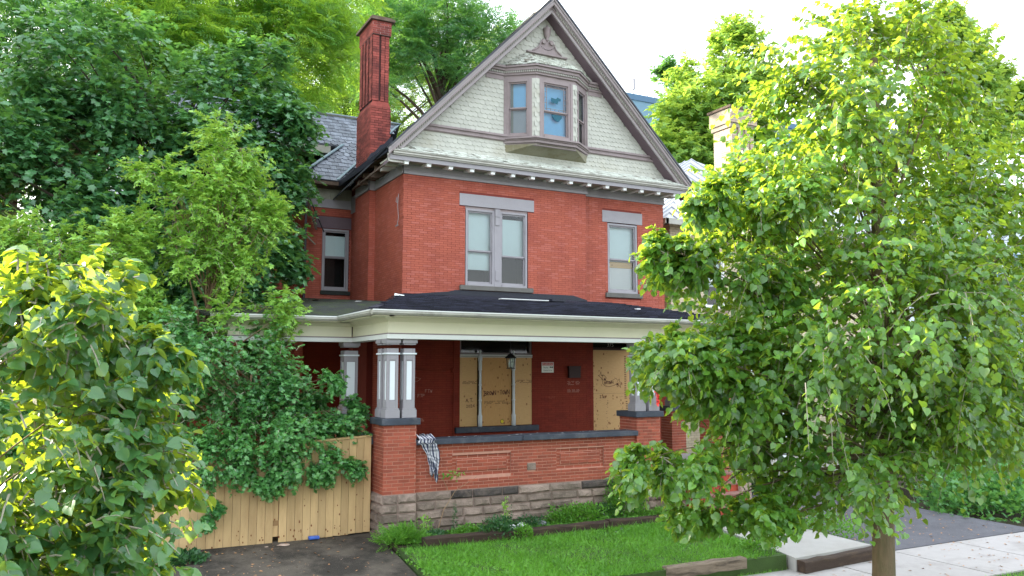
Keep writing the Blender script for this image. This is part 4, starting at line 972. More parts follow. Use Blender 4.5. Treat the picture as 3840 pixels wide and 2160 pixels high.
scrawl(FF, 'C', 1.58, .98, .13, 1, 'knot', FN, .003, .010, 61); scrawl(FF, 'OU', 2.62, .93, .12, 1, 'knot', FN, .003, .012, 62)
scrawl(FF, 'R', .20, .38, .13, 1, 'knot', FN, .003, .010, 63); scrawl(FF, '19', 3.46, .98, .08, 1, 'knot', FN, .003, .008, 64) if '9' in GLY else None
kn = MB(FF)
for k in range(120):
    u = rg.uniform(.05, 3.7); a, b = fz(u); z = a + rg.uniform(.05, 1) * (b - a) if rg.random() < .6 else a + rg.uniform(0, .25); r = rg.uniform(.004, .016)
    kn.add([(u + r * math.cos(q), .0025, z + r * 1.5 * math.sin(q)) for q in [i * 1.05 for i in range(6)]], [tuple(range(6))])
kn.build('knots', 'knot', FN, kind='stuff')
# left over fence post side
# shirt hung over the parapet
def drape(name, mat, label, cat):
    rg = random.Random(4); nu, nv = 15, 26; vs = []
    for j in range(nv):
        t = j / (nv - 1)
        if t < .2: y = -3.60 - (t / .2) * .33; z = 1.80 + .012
        else: y = -3.945 - .012 * math.sin(t * 9); z = 1.79 - (t - .2) / .8 * .66
        wid = .33 if t < .35 else (.33 - .22 * ((t - .35) / .65))
        cx = -.97 + (.06 if t > .3 else 0) + max(0, t - .3) * .10
        for i in range(nu):
            s = i / (nu - 1) - .5
            fold = .034 * math.sin(s * 17 + t * 6) * (.5 + t) + .018 * math.sin(s * 31 + t * 13) + .014 * math.sin(t * 24 + s * 11)
            if t < .2: vs.append((cx + s * wid + .02 * math.sin(j * 1.3), y, z + abs(fold) * 1.3))
            else: vs.append((cx + .02 * math.sin(t * 11) + s * wid * (1 + .22 * math.sin(t * 12 + s * 3)), y - .02 - abs(fold) * 1.3, z + (.05 * math.cos(s * 7) if t > .9 else 0) - (.12 * (s + .5) ** 2 if t > .5 else 0)))
    fs = [(j * nu + i, j * nu + i + 1, (j + 1) * nu + i + 1, (j + 1) * nu + i) for j in range(nv - 1) for i in range(nu - 1)]
    me = bpy.data.meshes.new(name); me.from_pydata(vs, [], fs); me.materials.append(mat)
    uv_ = me.uv_layers.new(name='cloth')
    for p in me.polygons:
        for li in p.loop_indices:
            vi = me.loops[li].vertex_index; uv_.data[li].uv = ((vi % nu) / nu * .9, (vi // nu) / nv * 1.9)
    me.polygons.foreach_set('use_smooth', [True] * len(me.polygons))
    o = link(name, me); so = o.modifiers.new('thickness', 'SOLIDIFY'); so.thickness = .006
    return tag(o, label, cat)
pm = bpy.data.materials.new('plaid_cloth'); pm.use_nodes = True; nt = pm.node_tree; pb = nt.nodes['Principled BSDF']; pb.inputs['Roughness'].default_value = .9
uvn = nt.nodes.new('ShaderNodeUVMap'); uvn.uv_map = 'cloth'; sp = nt.nodes.new('ShaderNodeSeparateXYZ'); nt.links.new(uvn.outputs[0], sp.inputs[0])
def stripes(o, f, lo, hi):
    a = nt.nodes.new('ShaderNodeMath'); a.operation = 'MULTIPLY'; nt.links.new(o, a.inputs[0]); a.inputs[1].default_value = f
    b = nt.nodes.new('ShaderNodeMath'); b.operation = 'PINGPONG'; nt.links.new(a.outputs[0], b.inputs[0]); b.inputs[1].default_value = 1
    return ramp(nt, b.outputs[0], lo, hi)
c = mixc(nt, stripes(sp.outputs[0], 13, .55, .62), (.70, .70, .72), (.06, .07, .13))
c2 = mixc(nt, stripes(sp.outputs[1], 13, .50, .57), (.70, .70, .72), (.06, .07, .13))
cc = mixc(nt, .6, c, c2, 'MULTIPLY'); nt.links.new(cc, pb.inputs['Base Color'])
drape('plaid_shirt', pm, 'black and white plaid shirt draped over the parapet coping beside the left pier', 'shirt')
# lantern under the porch beam
LT = thing('porch_lantern', (2.06, -2.2, 3.28), 'black hanging lantern with a white bulb in front of the boarded window', 'lantern')
# place it on the line it has in front of the middle board
lx, ly, lz = 1.66, -2.3, 3.13
LT.location = (lx, ly, lz)
m = MB()
m.lathe((lx, ly, lz + .22), [(.15, 0), (.15, .012), (.07, .075), (.03, .10), (.012, .11), (.012, .16)], 6); m.tube([(lx, ly, lz + .36), (lx, ly, 4.06)], .006, 5)
m.build('lantern_cap', 'black', LT)
m = MB()
for q in range(6):
    a = q * math.pi / 3; m.tube([(lx + .085 * math.cos(a), ly + .085 * math.sin(a), lz), (lx + .105 * math.cos(a), ly + .105 * math.sin(a), lz + .22)], .007, 4)
m.lathe((lx, ly, lz - .015), [(.105, 0), (.105, .018), (.02, .02)], 6); m.build('lantern_frame', 'black', LT)
m = MB()
for q in range(6):
    a, b = q * math.pi / 3, (q + 1) * math.pi / 3
    m.add([(lx + .083 * math.cos(a), ly + .083 * math.sin(a), lz), (lx + .083 * math.cos(b), ly + .083 * math.sin(b), lz), (lx + .102 * math.cos(b), ly + .102 * math.sin(b), lz + .22), (lx + .102 * math.cos(a), ly + .102 * math.sin(a), lz + .22)], [(0, 1, 2, 3)])
m.build('pane', GL, LT)
m = MB().lathe((lx, ly, lz + .02), [(.05, 0), (.05, .10), (.016, .11), (.02, .12), (.03, .15), (.028, .17), (.008, .20)], 10).build('bulb', 'signw', LT, smooth=True)
# warning sign and dark box on the wall
SG = thing('warning_sign', (3.92, -.02, 3.15), 'white and red WARNING sign about security cameras on the red porch wall', 'sign')
FSG = frame((3.74, -.015, 3.02))
MB(FSG).box(0, .36, 0, .008, 0, .27).build('sign_plate', 'signw', SG, bevel=.004)
MB(FSG).box(.012, .348, .008, .0095, .185, .258).build('sign_header', 'red', SG)
text_obj(FSG, 'WARNING', .18, .197, .068, 'signw', SG, .0105, 1.05)
text_obj(FSG, 'Security', .12, .115, .055, 'black', SG, .010, .8)
text_obj(FSG, 'Cameras In Use', .18, .040, .052, 'black', SG, .010, .78)
MB(FSG).box(.24, .30, .008, .010, .125, .155).add([(.31, .0095, .125), (.34, .0095, .115), (.34, .0095, .165), (.31, .0095, .155)], [(0, 1, 2, 3)]).build('camera_pictogram', 'black', SG)
bx = MB().box(4.53, 4.88, -.10, -.012, 2.88, 3.17).box(4.52, 4.89, -.11, -.012, 3.14, 3.19).build('mailbox', 'bronze'); tag(bx, 'dark flat mailbox on the red porch wall between the warning sign and the boarded door', 'mailbox')
# garlands of paper flowers on the right columns
def garland(x, y, z0, z1, label, seed):
    rg = random.Random(seed); T = thing('flower_garland', (x, y, z0), label, 'garland', 'flower garlands on the porch columns')
    MB().tube([(x, y, z1), (x + .02, y - .02, (z0 + z1) / 2), (x, y, z0)], .006, 4).build('string', 'weed_d' if False else 'twig', T)
    n = int((z1 - z0) / .085)
    for k in range(n):
        z = z1 - k * .085; cx, cy = x + rg.uniform(-.05, .05), y - .03 - rg.uniform(0, .03); m = MB()
        for p in range(6):
            a = p * 1.047 + rg.random(); r = rg.uniform(.04, .07)
            m.add([(cx, cy, z), (cx + r * math.cos(a - .4), cy - .02, z + r * math.sin(a - .4)), (cx + r * 1.2 * math.cos(a), cy - .03, z + r * 1.2 * math.sin(a)), (cx + r * math.cos(a + .4), cy - .02, z + r * math.sin(a + .4))], [(0, 1, 2, 3)])
        m.build('flower', rg.choice(['petal_r', 'petal_o', 'petal_y', 'petal_r']), T)
garland(4.45, -3.90, 2.22, 3.30, 'red and yellow paper flower garland hanging on the column right of the boarded door', 1)
garland(6.52, -3.90, 2.25, 3.30, 'orange and red paper flower garland on the farthest right porch column', 2)
# rubbish
def scrap(name, x, y, z, s, mat, label, cat, seed, flat=.35, group=None):
    rg = random.Random(seed); vs = []; n = 8
    ring = [(x + s * rg.uniform(.6, 1.1) * math.cos(i * 6.28 / n), y + s * .8 * rg.uniform(.6, 1.1) * math.sin(i * 6.28 / n), z + s * rg.uniform(0, .25) * flat) for i in range(n)]
    ring2 = [(x + s * rg.uniform(.3, .6) * math.cos(i * 6.28 / n), y + s * .6 * rg.uniform(.4, .6) * math.sin(i * 6.28 / n), z + s * rg.uniform(.4, 1.) * flat) for i in range(n)]
    m = MB().add(ring + ring2 + [(x, y, z + s * flat)], [(i, (i + 1) % n, n + (i + 1) % n, n + i) for i in range(n)] + [(n + i, n + (i + 1) % n, 2 * n) for i in range(n)])
    return tag(m.build(name, mat), label, cat, group)
scrap('cardboard_scrap', -4.15, -3.62, -.04, .16, 'card', 'large soggy cardboard scrap at the foot of the fence, left of the smaller two', 'litter', 1, .12)
scrap('cardboard_scrap', -3.80, -3.50, -.02, .12, 'card', 'torn cardboard scrap under the fence, between two other pieces', 'litter', 2, .12)
scrap('cardboard_scrap', -3.50, -3.50, -.01, .15, 'card', 'wrinkled brown cardboard scrap under the fence nearest the middle gap', 'litter', 3, .12)
tag(MB().box(-3.05, -2.85, -3.46, -3.36, .02, .08).build('drink_can', 'blue', bevel=.02), 'crushed blue drink carton under the fence boards', 'litter')
scrap('white_scrap', -3.98, -3.75, -.06, .05, 'trash', 'small white crumpled paper on the driveway below the cardboard', 'litter', 4)
for i, (x, y, s, m_, l) in enumerate(((.92, -4.22, .11, 'rock', 'pale rounded rock second from the left in the weedy bed'), (.68, -4.25, .10, 'rock', 'leftmost flat pale rock in the weedy bed'), (1.42, -4.15, .10, 'rock_d', 'dark grey rock in the bed right of the two pale rocks'), (2.85, -4.12, .12, 'rock_d', 'flat grey rock in the bed near the right timber'))):
    rg = random.Random(i); o = MB()
    n = 8; vs = []
    for j, (rr, zz) in enumerate(((.7, 0), (1, .35), (.85, .75), (.4, 1.0))):
        for k in range(n): vs.append((x + s * rr * math.cos(k * .785) * rg.uniform(.85, 1.15), y + s * .8 * rr * math.sin(k * .785) * rg.uniform(.85, 1.15), .0 + s * 1.1 * zz * (rg.uniform(.9, 1.1))))
    o.add(vs, [(j * n + k, j * n + (k + 1) % n, (j + 1) * n + (k + 1) % n, (j + 1) * n + k) for j in range(3) for k in range(n)] + [tuple(range(24, 32))])
    tag(o.build('rock', m_, smooth=True), l, 'rock')
scrap('paper_cup', .36, -4.3, .05, .05, 'trash', 'white paper scrap just left of the leftmost pale rock', 'litter', 6, .8)
scrap('paper_napkin', 2.05, -4.3, -.02, .10, 'trash', 'white napkin lying at the timber edge right of the rocks', 'litter', 7, .3)
scrap('paper_scrap', 4.25, -4.3, -.03, .07, 'trash', 'white scrap in the weeds beside the stair cheek wall', 'litter', 8, .8)
scrap('paper_scrap', 3.3, -5.25, -.09, .10, 'trash', 'white scrap on the lawn below the right timber', 'litter', 9, .3)
scrap('black_bag', 2.75, -4.95, -.08, .09, 'bag', 'small black plastic bag on the lawn at the timber', 'bag', 10, .9)
scrap('white_scrap', 2.6, -5.0, -.08, .07, 'trash', 'white scrap leaning on the small black bag', 'litter', 11, .3)
scrap('plastic_lid', -1.66, -2.4, 1.785, .07, 'trash', 'white plastic lid on the dark coping left of the left pier', 'lid', 12, .4)
scrap('paper_sheet', 4.75, -3.95, .965, .14, 'trash', 'white and turquoise paper on the stair cheek', 'litter', 13, .3)
rg = random.Random(44); m = MB()
for k in range(26):
    x = rg.uniform(-.6, 3.8); y = rg.uniform(-3.85, -3.5); s = rg.uniform(.01, .03); m.add([(x - s, y, 1.784), (x + s, y - s, 1.784), (x + s, y + s, 1.786), (x, y + s * 1.3, 1.784)], [(0, 1, 2, 3)])
c_ = m.build('crumbs', 'trash'); c_['kind'] = 'stuff'; tag(c_, 'small scraps of paper scattered along the parapet coping', 'litter')
m = MB()
for k in range(260):
    x = rg.uniform(-5.5, -1.9); y = rg.uniform(-7.4, -3.5); z = -.37 + (y + 7.55) / 4.33 * .39 + .006; s = rg.uniform(.004, .016); a = rg.uniform(0, 6)
    m.add([(x + s * math.cos(a), y + s * math.sin(a), z), (x + s * math.cos(a + 2), y + s * math.sin(a + 2), z + s * .6), (x + s * math.cos(a + 4), y + s * math.sin(a + 4), z)], [(0, 1, 2)])
c_ = m.build('grit', 'stone'); c_['kind'] = 'stuff'; tag(c_, 'pale grit scattered over the dark driveway', 'grit')
# landscape timbers
def timber(pts, r, mat, label):
    rg = random.Random(len(label)); m = MB(); P = []
    n = 9
    for i in range(n):
        t = i / (n - 1); a = Vector(pts[0]).lerp(Vector(pts[1]), t); P.append(a + Vector((0, rg.uniform(-.01, .01), rg.uniform(-.012, .012))))
    vs = []
    for i, p in enumerate(P):
        for dy, dz in ((-1, -1), (-1.05, .8), (-.85, 1), (.85, 1), (1, .8), (1, -1)): vs.append((p.x, p.y + dy * r * rg.uniform(.93, 1.05), p.z + dz * r * rg.uniform(.93, 1.05)))
    m.add(vs, [(i * 6 + k, i * 6 + (k + 1) % 6, (i + 1) * 6 + (k + 1) % 6, (i + 1) * 6 + k) for i in range(n - 1) for k in range(6)] + [tuple(range(6))[::-1], tuple(range((n - 1) * 6, n * 6))])
    return tag(m.build('landscape_timber', mat), label, 'timber')
timber([(-1.30, -4.66, .02), (.75, -4.74, .01)], .10, 'timber', 'dark rotting landscape timber at the left, behind the dark green weed clump')
timber([(.80, -4.74, .01), (2.62, -4.62, -.01)], .10, 'timber', 'dark rotting landscape timber in the middle, below the pale rocks')
timber([(2.66, -4.60, -.01), (4.60, -4.48, -.04)], .10, 'timber', 'mossy cracked landscape timber at the right, running up to the stair')
timber([(1.75, -7.60, -.20), (3.35, -7.70, -.17)], .09, 'timber_pale', 'pale splintered timber at the street edge of the lawn')
timber([(4.35, -8.02, -.30), (6.5, -7.84, -.30)], .10, 'timber', 'black edging timber below the concrete walk at the sidewalk')

# ================================================================== NEIGHBOURS
NB = thing('yellow_brick_house', (14, 2, 0), 'yellow brick house with standing seam tin roof and ribbed chimney, right of the red house', 'house')
FNn = frame((8.95, 1.2, 0)); opN = [(1.35, 2.15, 5.0, 6.75), (1.0, 1.7, 1.9, 3.6), (4.2, 5.2, 5.0, 6.75)]
nw = slab('wall', FNn, 10.5, -.3, 7.6, opN, 'ymortar', NB)
brickwork(FNn, 10.5, .5, 7.55, opN, 'ycream', nw, rng=random.Random(120), h=.075, bl=.225, gap=.010)
fsn = frame((8.95, 1.2, 0), (0, 1, 0), (-1, 0, 0)); nw2 = slab('wall', fsn, 12, -.3, 7.6, [], 'ymortar', NB)
brickwork(fsn, 12, .5, 7.55, [], 'ycream', nw2, rng=random.Random(121), h=.075, bl=.225, gap=.010)
MB().box(19.2, 19.45, 1.2, 13.2, -.3, 7.6).box(8.95, 19.45, 13.0, 13.2, -.3, 7.6).build('rear_wall', 'ycream', NB)
for a, b, c, d in opN:
    window(FNn, a, b, c, d, NB, mat='white', shade=(.4, .95, 'blind'))
    MB(FNn).box(a - .1, b + .1, -.1, .05, c - .12, c - .005).build('window_sill', 'stone', NB)
e0 = (8.5, .75, 7.6); e1 = (19.9, .75, 7.6); e2 = (19.9, 13.6, 7.6); e3 = (8.5, 13.6, 7.6); r0 = (14.2, 6.4, 11.4); r1 = (14.2, 8.0, 11.4)
MB().add([e0, e1, e2, e3, r0, r1], [(0, 1, 4), (1, 2, 5, 4), (2, 3, 5), (3, 0, 4, 5), (0, 3, 2, 1)]).build('roof', 'tin', NB)
sm = MB()
def lp(a, b, t): return tuple(a[i] + (b[i] - a[i]) * t for i in range(3))
for k in range(1, 26):
    t = k / 26; x = e0[0] + (e1[0] - e0[0]) * t; top_t = 1 - abs(t - .5) * 2
    p = (x, .75, 7.62); fy = (6.4 - .75) * top_t; q = (x, .75 + fy, 7.62 + 3.8 * top_t); sm.bar(p, q, .03, .05)
for k in range(1, 30):
    y = .75 + k * .43; 
    tt = min(1, (y - .75) / 5.65, (13.6 - y) / 5.6); sm.bar((8.5, y, 7.62), (8.5 + 5.7 * tt, y, 7.62 + 3.8 * tt), .03, .05)
sm.build('seams', 'tin', NB)
MB().box(8.4, 19.95, .68, .78, 7.45, 7.62).box(8.42, 8.52, .68, 13.6, 7.45, 7.62).build('gutter', 'gutter', NB)
nc = MB().box(12.3, 13.3, 2.05, 2.9, 7.5, 11.75).box(12.24, 13.36, 1.99, 2.96, 11.3, 11.45).box(12.20, 13.40, 1.95, 3.0, 11.45, 11.95).build('chimney', 'ymortar', NB)
for a in (0, .30, .60, .82):
    F = frame((12.3 + a, 2.0, 0)); MB(F).box(0, .15 if a else .2, -.06, .0, 8.3, 11.3).build('chimney_rib', 'ychim', nc); brickwork(F, .15 if a else .2, 8.3, 11.3, [], 'ychim', nc, rng=random.Random(int(a * 10)), h=.075, bl=.225, gap=.01)
brickwork(frame((12.3, 2.05, 0), (0, 1, 0), (-1, 0, 0)), .85, 8.3, 11.3, [], 'ychim', nc, rng=random.Random(7), h=.075, bl=.225, gap=.01)
brickwork(frame((12.20, 1.95, 0)), 1.2, 11.45, 11.9, [], 'ychim', nc, rng=random.Random(8), h=.075, bl=.225, gap=.01)
MB().box(12.15, 13.45, 1.9, 3.05, 11.95, 12.03).build('chimney_cap', 'rot', nc)
for x in (9.4, 10.6): MB().box(x, x + .22, -1.5, -1.28, .6, 3.3).build('porch_column', 'panelw', NB)
MB().box(9.2, 14.5, -1.6, 1.2, 3.3, 3.5).build('porch_roof', 'gutter', NB)
MB().box(9.2, 14.5, -1.6, 1.2, .2, .6).build('porch_floor', 'gutter', NB)

BB = thing('office_block', (36, 46, 0), 'blue grey flat roofed block far behind the right slope of the gable', 'building')
MB().box(32.5, 60, 40, 60, 0, 27.2).build('wall', 'bluewall', BB); MB().box(32.4, 60.1, 39.9, 60, 27.2, 27.75).build('roof_edge', 'bluetrim', BB)
MB().box(32.6, 35.4, 39.93, 39.99, 24.9, 27.1).box(32.45, 32.49, 40.2, 59.8, 1, 27.1).build('cladding_panel', 'bluewall_l', BB)
for k in range(6):
    w = MB().box(34.0 + k * 3.2, 36.6 + k * 3.2, 39.9, 39.98, 21.6, 24.0).build('window', 'bluewall_l', BB)
    MB().box(34.1 + k * 3.2, 36.5 + k * 3.2, 39.86, 39.895, 21.7, 23.9).build('pane', GLB, w)
an = MB()
for x, h in ((36.6, 3.0), (37.3, 2.2), (39.0, 4.0), (38.2, 2.6)): an.tube([(x, 41, 27.6), (x, 41, 27.6 + h)], .05, 5)
an.tube([(37.3, 41, 29.8), (39.0, 41, 30.6)], .04, 4).box(36.5, 36.75, 40.9, 41.1, 28.6, 29.6).build('antenna', 'grey', BB)
PB = thing('pale_block', (2, 30, 0), 'pale blue white apartment block glimpsed through the trees left of the chimney', 'building')
MB().box(-6, 4.2, 30, 45, 0, 20.4).build('wall', 'palewall', PB)
for j in range(5):
    for i in range(4):
        w = MB().box(-4.6 + i * 2.3, -3.2 + i * 2.3, 29.93, 29.99, 6.5 + j * 2.9, 8.1 + j * 2.9).build('window', 'bluewall_l', PB)
PB2 = thing('white_apartment_block', (32, 16, 0), 'pale block glimpsed behind the right edge of the linden', 'building')
MB().box(26, 44, 10, 24, -.3, 11.5).build('wall', 'palewall', PB2)
for j in range(3):
    for i in range(6): MB().box(27 + i * 2.8, 28.5 + i * 2.8, 9.93, 9.99, 1.6 + j * 3.2, 3.4 + j * 3.2).build('window', 'bluewall', PB2)
# ================================================================== FOLIAGE
def L2(name):
    """leaf outlines: (x across, y along, z up) and triangles, length 1"""
    if name == 'heart':
        h = [(0, .0), (.30, -.06), (.48, .18), (.46, .48), (.26, .78), (0, 1.04)]
        v = [(0, .02, 0)] + [(x, y, .22 * x - .10 * y * y) for x, y in h[1:5]] + [(0, 1.04, -.16)] + [(-x, y, .22 * x - .10 * y * y) for x, y in h[1:5]]
        f = [(0, 1, 2), (0, 2, 3), (0, 3, 4), (0, 4, 5), (0, 7, 6), (0, 8, 7), (0, 9, 8), (0, 5, 9)]
    elif name == 'maple':
        r = [(0, 0), (.42, .02), (.34, .28), (.60, .52), (.26, .60), (0, 1.0)]
        v = [(0, .30, .05)] + [(x, y, -.05) for x, y in r] + [(-x, y, -.05) for x, y in r[1:5]]
        o = [1, 2, 3, 4, 5, 6, 10, 9, 8, 7]
        f = [(0, o[i], o[(i + 1) % 10]) for i in range(10)]
    elif name == 'ovate':
        v = [(0, 0, 0), (.30, .42, .08), (0, 1, -.08), (-.30, .42, .08)]; f = [(0, 1, 2), (0, 2, 3)]
    elif name == 'pinnate':
        v = []; f = []
        for k in range(6):
            for s in (-1, 1):
                y = .10 + k * .145; b = len(v); z = -.22 * y * y; w = 1 - .35 * abs(k - 2) / 3
                v += [(0, y, z), (s * .13 * w, y + .085, z - .0), (s * .29 * w, y + .085, z - .06), (s * .15 * w, y - .005, z - .01)]
                f += [(b, b + 1, b + 2), (b, b + 2, b + 3)]
        b = len(v); v += [(0, .86, -.12), (.05, .98, -.15), (0, 1.15, -.2), (-.05, .98, -.15)]; f += [(b, b + 1, b + 2), (b, b + 2, b + 3)]
    elif name == 'blade':
        v = [(-.05, 0, 0), (.05, 0, 0), (0, 1, .0)]; f = [(0, 1, 2)]
    elif name == 'cluster':        # three small leaves on one stalk
        v = []; f = []
        for a, l in ((-.75, .75), (0, 1.0), (.75, .75)):
            b = len(v); ca, sa = math.cos(a), math.sin(a)
            for x, y, z in ((0, .05, 0), (.2 * l, .5 * l, .05), (0, l, -.06), (-.2 * l, .5 * l, .05)): v.append((x * ca + y * sa, y * ca - x * sa, z))
            f += [(b, b + 1, b + 2), (b, b + 2, b + 3)]
    return np.array(v, dtype=np.float32), np.array(f, dtype=np.int32)
def npmesh(name, V, F, mat, smooth=False):
    me = bpy.data.meshes.new(name); n, m = len(V), len(F)
    me.vertices.add(n); me.vertices.foreach_set('co', V.astype(np.float32).ravel())
    me.loops.add(m * 3); me.loops.foreach_set('vertex_index', F.astype(np.int32).ravel())
    me.polygons.add(m); me.polygons.foreach_set('loop_start', np.arange(0, m * 3, 3, dtype=np.int32)); me.polygons.foreach_set('loop_total', np.full(m, 3, dtype=np.int32))
    if smooth: me.polygons.foreach_set('use_smooth', np.ones(m, dtype=bool))
    me.materials.append(mat); me.update(calc_edges=True); return me
def nrm(a): return a / np.maximum(np.linalg.norm(a, axis=-1, keepdims=True), 1e-6)
def frames(rs, pos, d, up, tilt):
    d = nrm(d); n = nrm(up + rs.normal(0, tilt, d.shape)); x = nrm(np.cross(d, n)); n = np.cross(x, d)
    return np.stack([x, d, n], axis=-1)          # columns
def leaves_mesh(name, shape, pos, M3, size, mat, parent, smooth=False, kind='stuff'):
    tv, tf = L2(shape); k = len(tv)
    V = np.einsum('nij,kj->nki', M3, tv) * size[:, None, None] + pos[:, None, :]
    F = (tf[None] + (np.arange(len(pos)) * k)[:, None, None]).reshape(-1, 3)
    o = link(name, npmesh(name, V.reshape(-1, 3), F, mat, smooth), parent)
    if kind: o['kind'] = kind
    return o
def bez(a, b, c, n):
    t = np.linspace(0, 1, n)[:, None]; return (1 - t) ** 2 * a + 2 * t * (1 - t) * b + t * t * c
def tree(name, label, cat, base, top, r0, lobes, shape, lmat, bark, size, twigs, per, tl, seed, group=None, ncl=14, sig=.35, hang=.5, droop=.35, limb_r=.05, twigs_vis=False, nobj=0, shell=(.35, 1.0), lean=None, tilt=.55, crown='crown', smooth=False, light=None, keep=None, limbs=None, hmin=.14):
    rs = np.random.RandomState(seed); base, top = np.array(base, float), np.array(top, float)
    T = thing(name, tuple(base), label, cat, group)
    mid = (base + top) / 2 + np.array([rs.uniform(-.1, .1), rs.uniform(-.1, .1), 0]) * (1 if lean is None else lean)
    P = bez(base, mid, top, 9); rr = list(np.linspace(r0, r0 * .35, 9)); rr[0] *= 1.25
    MB().tube([tuple(p) for p in P], rr, 10).build('trunk', bark, T, smooth=True)
    cc = []; lc = []; lw = []
    for c, r, w in lobes:
        c, r = np.array(c, float), np.array(r, float); K = max(4, int(ncl * w))
        for _ in range(K):
            d = nrm(rs.normal(0, 1, 3)); rad = rs.uniform(*shell) ** .6
            cc.append(c + d * r * rad); lc.append((c, r)); 
    cc = np.array(cc); n = len(cc)
    lm = MB()
    for i in range(n):
        h = np.clip((cc[i][2] - base[2]) * .72 / max(.1, top[2] - base[2]), hmin, .97)
        s = P[min(8, int(h * 8))] * (1 - (h * 8) % 1) + P[min(8, int(h * 8) + 1)] * ((h * 8) % 1); m_ = (s + cc[i]) / 2 + rs.normal(0, .09, 3) * np.linalg.norm(cc[i] - s) + np.array([0, 0, .10 * np.linalg.norm(cc[i] - s)])
        if limbs is None or i % limbs == 0:
            q = bez(s, m_, cc[i], 7); rr = np.linspace(limb_r * rs.uniform(.6, 1.2), limb_r * .12, 7); lm.tube([tuple(x) for x in q], [float(x) for x in rr], 5)
    lm.build('limbs', bark, T, smooth=True)
    idx = rs.randint(0, n, twigs)
    C = np.array([l[0] for l in lc])[idx]; Rr = np.array([l[1] for l in lc])[idx]
    st = cc[idx] + rs.normal(0, 1, (twigs, 3)) * (sig * Rr.mean(axis=1, keepdims=True) if sig < 1 else sig - 1)
    d = nrm(nrm((st - C) / Rr) * .9 + rs.normal(0, .55, (twigs, 3)) + np.array([0, 0, .1]))
    Ln = tl * rs.uniform(.6, 1.3, twigs) * np.clip(Rr.mean(axis=1) / .8, .45, 1)
    t = (np.arange(per)[None, :] + rs.uniform(0, .6, (twigs, per))) / per
    pos = st[:, None] + d[:, None] * (Ln[:, None] * t)[..., None]; pos[..., 2] -= droop * Ln[:, None] * t * t
    side = nrm(np.cross(d, np.array([0, 0, 1.]))); sg = np.where(np.arange(per) % 2 == 0, 1, -1)
    ld = side[:, None] * sg[None, :, None] * .8 + d[:, None] * .55 + rs.normal(0, .3, pos.shape) + np.array([0, 0, -hang])
    up = np.broadcast_to(np.array([0, 0, 1.]), pos.shape) * .9 + d[:, None] * .35
    pos, ld, up = pos.reshape(-1, 3), ld.reshape(-1, 3), up.reshape(-1, 3)
    if keep is not None:
        k_ = keep(pos); pos, ld, up = pos[k_], ld[k_], up[k_]
    M3 = frames(rs, pos, ld, up, tilt); sz = size * rs.uniform(.6, 1.2, len(pos))
    mat = LM[lmat]
    if nobj:
        camp = np.array([-6.79, -18.7, 3.1]); dist = np.linalg.norm(pos - camp, axis=1) / sz
        o_ = np.argsort(dist); pick, rest = o_[:nobj], o_[nobj:]
        tv, tf = L2(shape); me = npmesh('leaf', tv, tf, mat, True)
        for i in pick:
            o = link('leaf', me, T); m4 = Matrix.Identity(4)
            for a in range(3):
                for b in range(3): m4[a][b] = float(M3[i][a][b] * sz[i])
                m4[a][3] = float(pos[i][a])
            o.matrix_basis = m4
        pos, M3, sz = pos[rest], M3[rest], sz[rest]
    leaves_mesh(crown, shape, pos, M3, sz, mat, T, smooth)
    if twigs_vis:
        m = MB()
        for i in range(0, twigs, twigs_vis):
            if nobj and st[i][2] < base[2] + 2.1: continue
            pts = [st[i] + d[i] * Ln[i] * tt - np.array([0, 0, droop * Ln[i] * tt * tt]) for tt in (-.25, .2, .6, 1)]
            m.tube([tuple(p) for p in pts], [.007, .006, .0045, .002], 3, cap=False)
        o = m.build('twigs', 'twig', T, kind='stuff')
    return T
# street linden, right foreground
tree('linden_tree', 'street linden in the right foreground, yellow green on top, hiding the stairs and house corner', 'tree',
     (2.27, -11.35, -.45), (2.75, -11.2, 7.4), .15,
     [((2.85, -11.2, 7.05), (1.5, 1.3, 1.0), 1.1), ((1.75, -11.1, 6.2), (1.0, 1.1, .65), .6), ((4.6, -11.0, 6.3), (1.2, 1.3, .7), .7), ((3.3, -11.1, 5.2), (2.6, 1.9, 1.2), 2.0), ((1.0, -11.0, 5.3), (.8, .9, .5), .5),
      ((-.30, -11.0, 5.15), (.50, .45, .16), .22), ((-.50, -11.0, 4.45), (.52, .5, .18), .36), ((.25, -11.0, 4.45), (.7, .7, .6), .55), ((3.0, -11.2, 3.7), (2.9, 2.0, 1.1), 2.1),
      ((-.72, -11.0, 3.28), (.62, .5, .15), .5), ((.0, -11.0, 2.85), (.5, .5, .2), .3), ((.30, -11.1, 3.0), (.7, .7, .5), .6), ((-.75, -11.1, 2.0), (.60, .4, .12), .5), ((.55, -11.1, 2.3), (.5, .5, .3), .3), ((.0, -11.1, 1.42), (.7, .45, .14), .42),
      ((1.75, -11.3, 2.0), (1.1, .9, .50), .8), ((4.9, -11.0, 3.0), (1.8, 1.6, .85), 1.2), ((3.2, -11.5, 2.7), (1.4, 1.1, .5), .8)],
     'heart', 'linden', 'bark', .085, 8200, 9, .50, 11, ncl=17, sig=.16, hang=.7, droop=.45, limb_r=.024, twigs_vis=3, limbs=2, hmin=.30, nobj=300, shell=(.25, 1.0), smooth=True,
     keep=lambda p: ~((p[:, 2] < 1.15)))
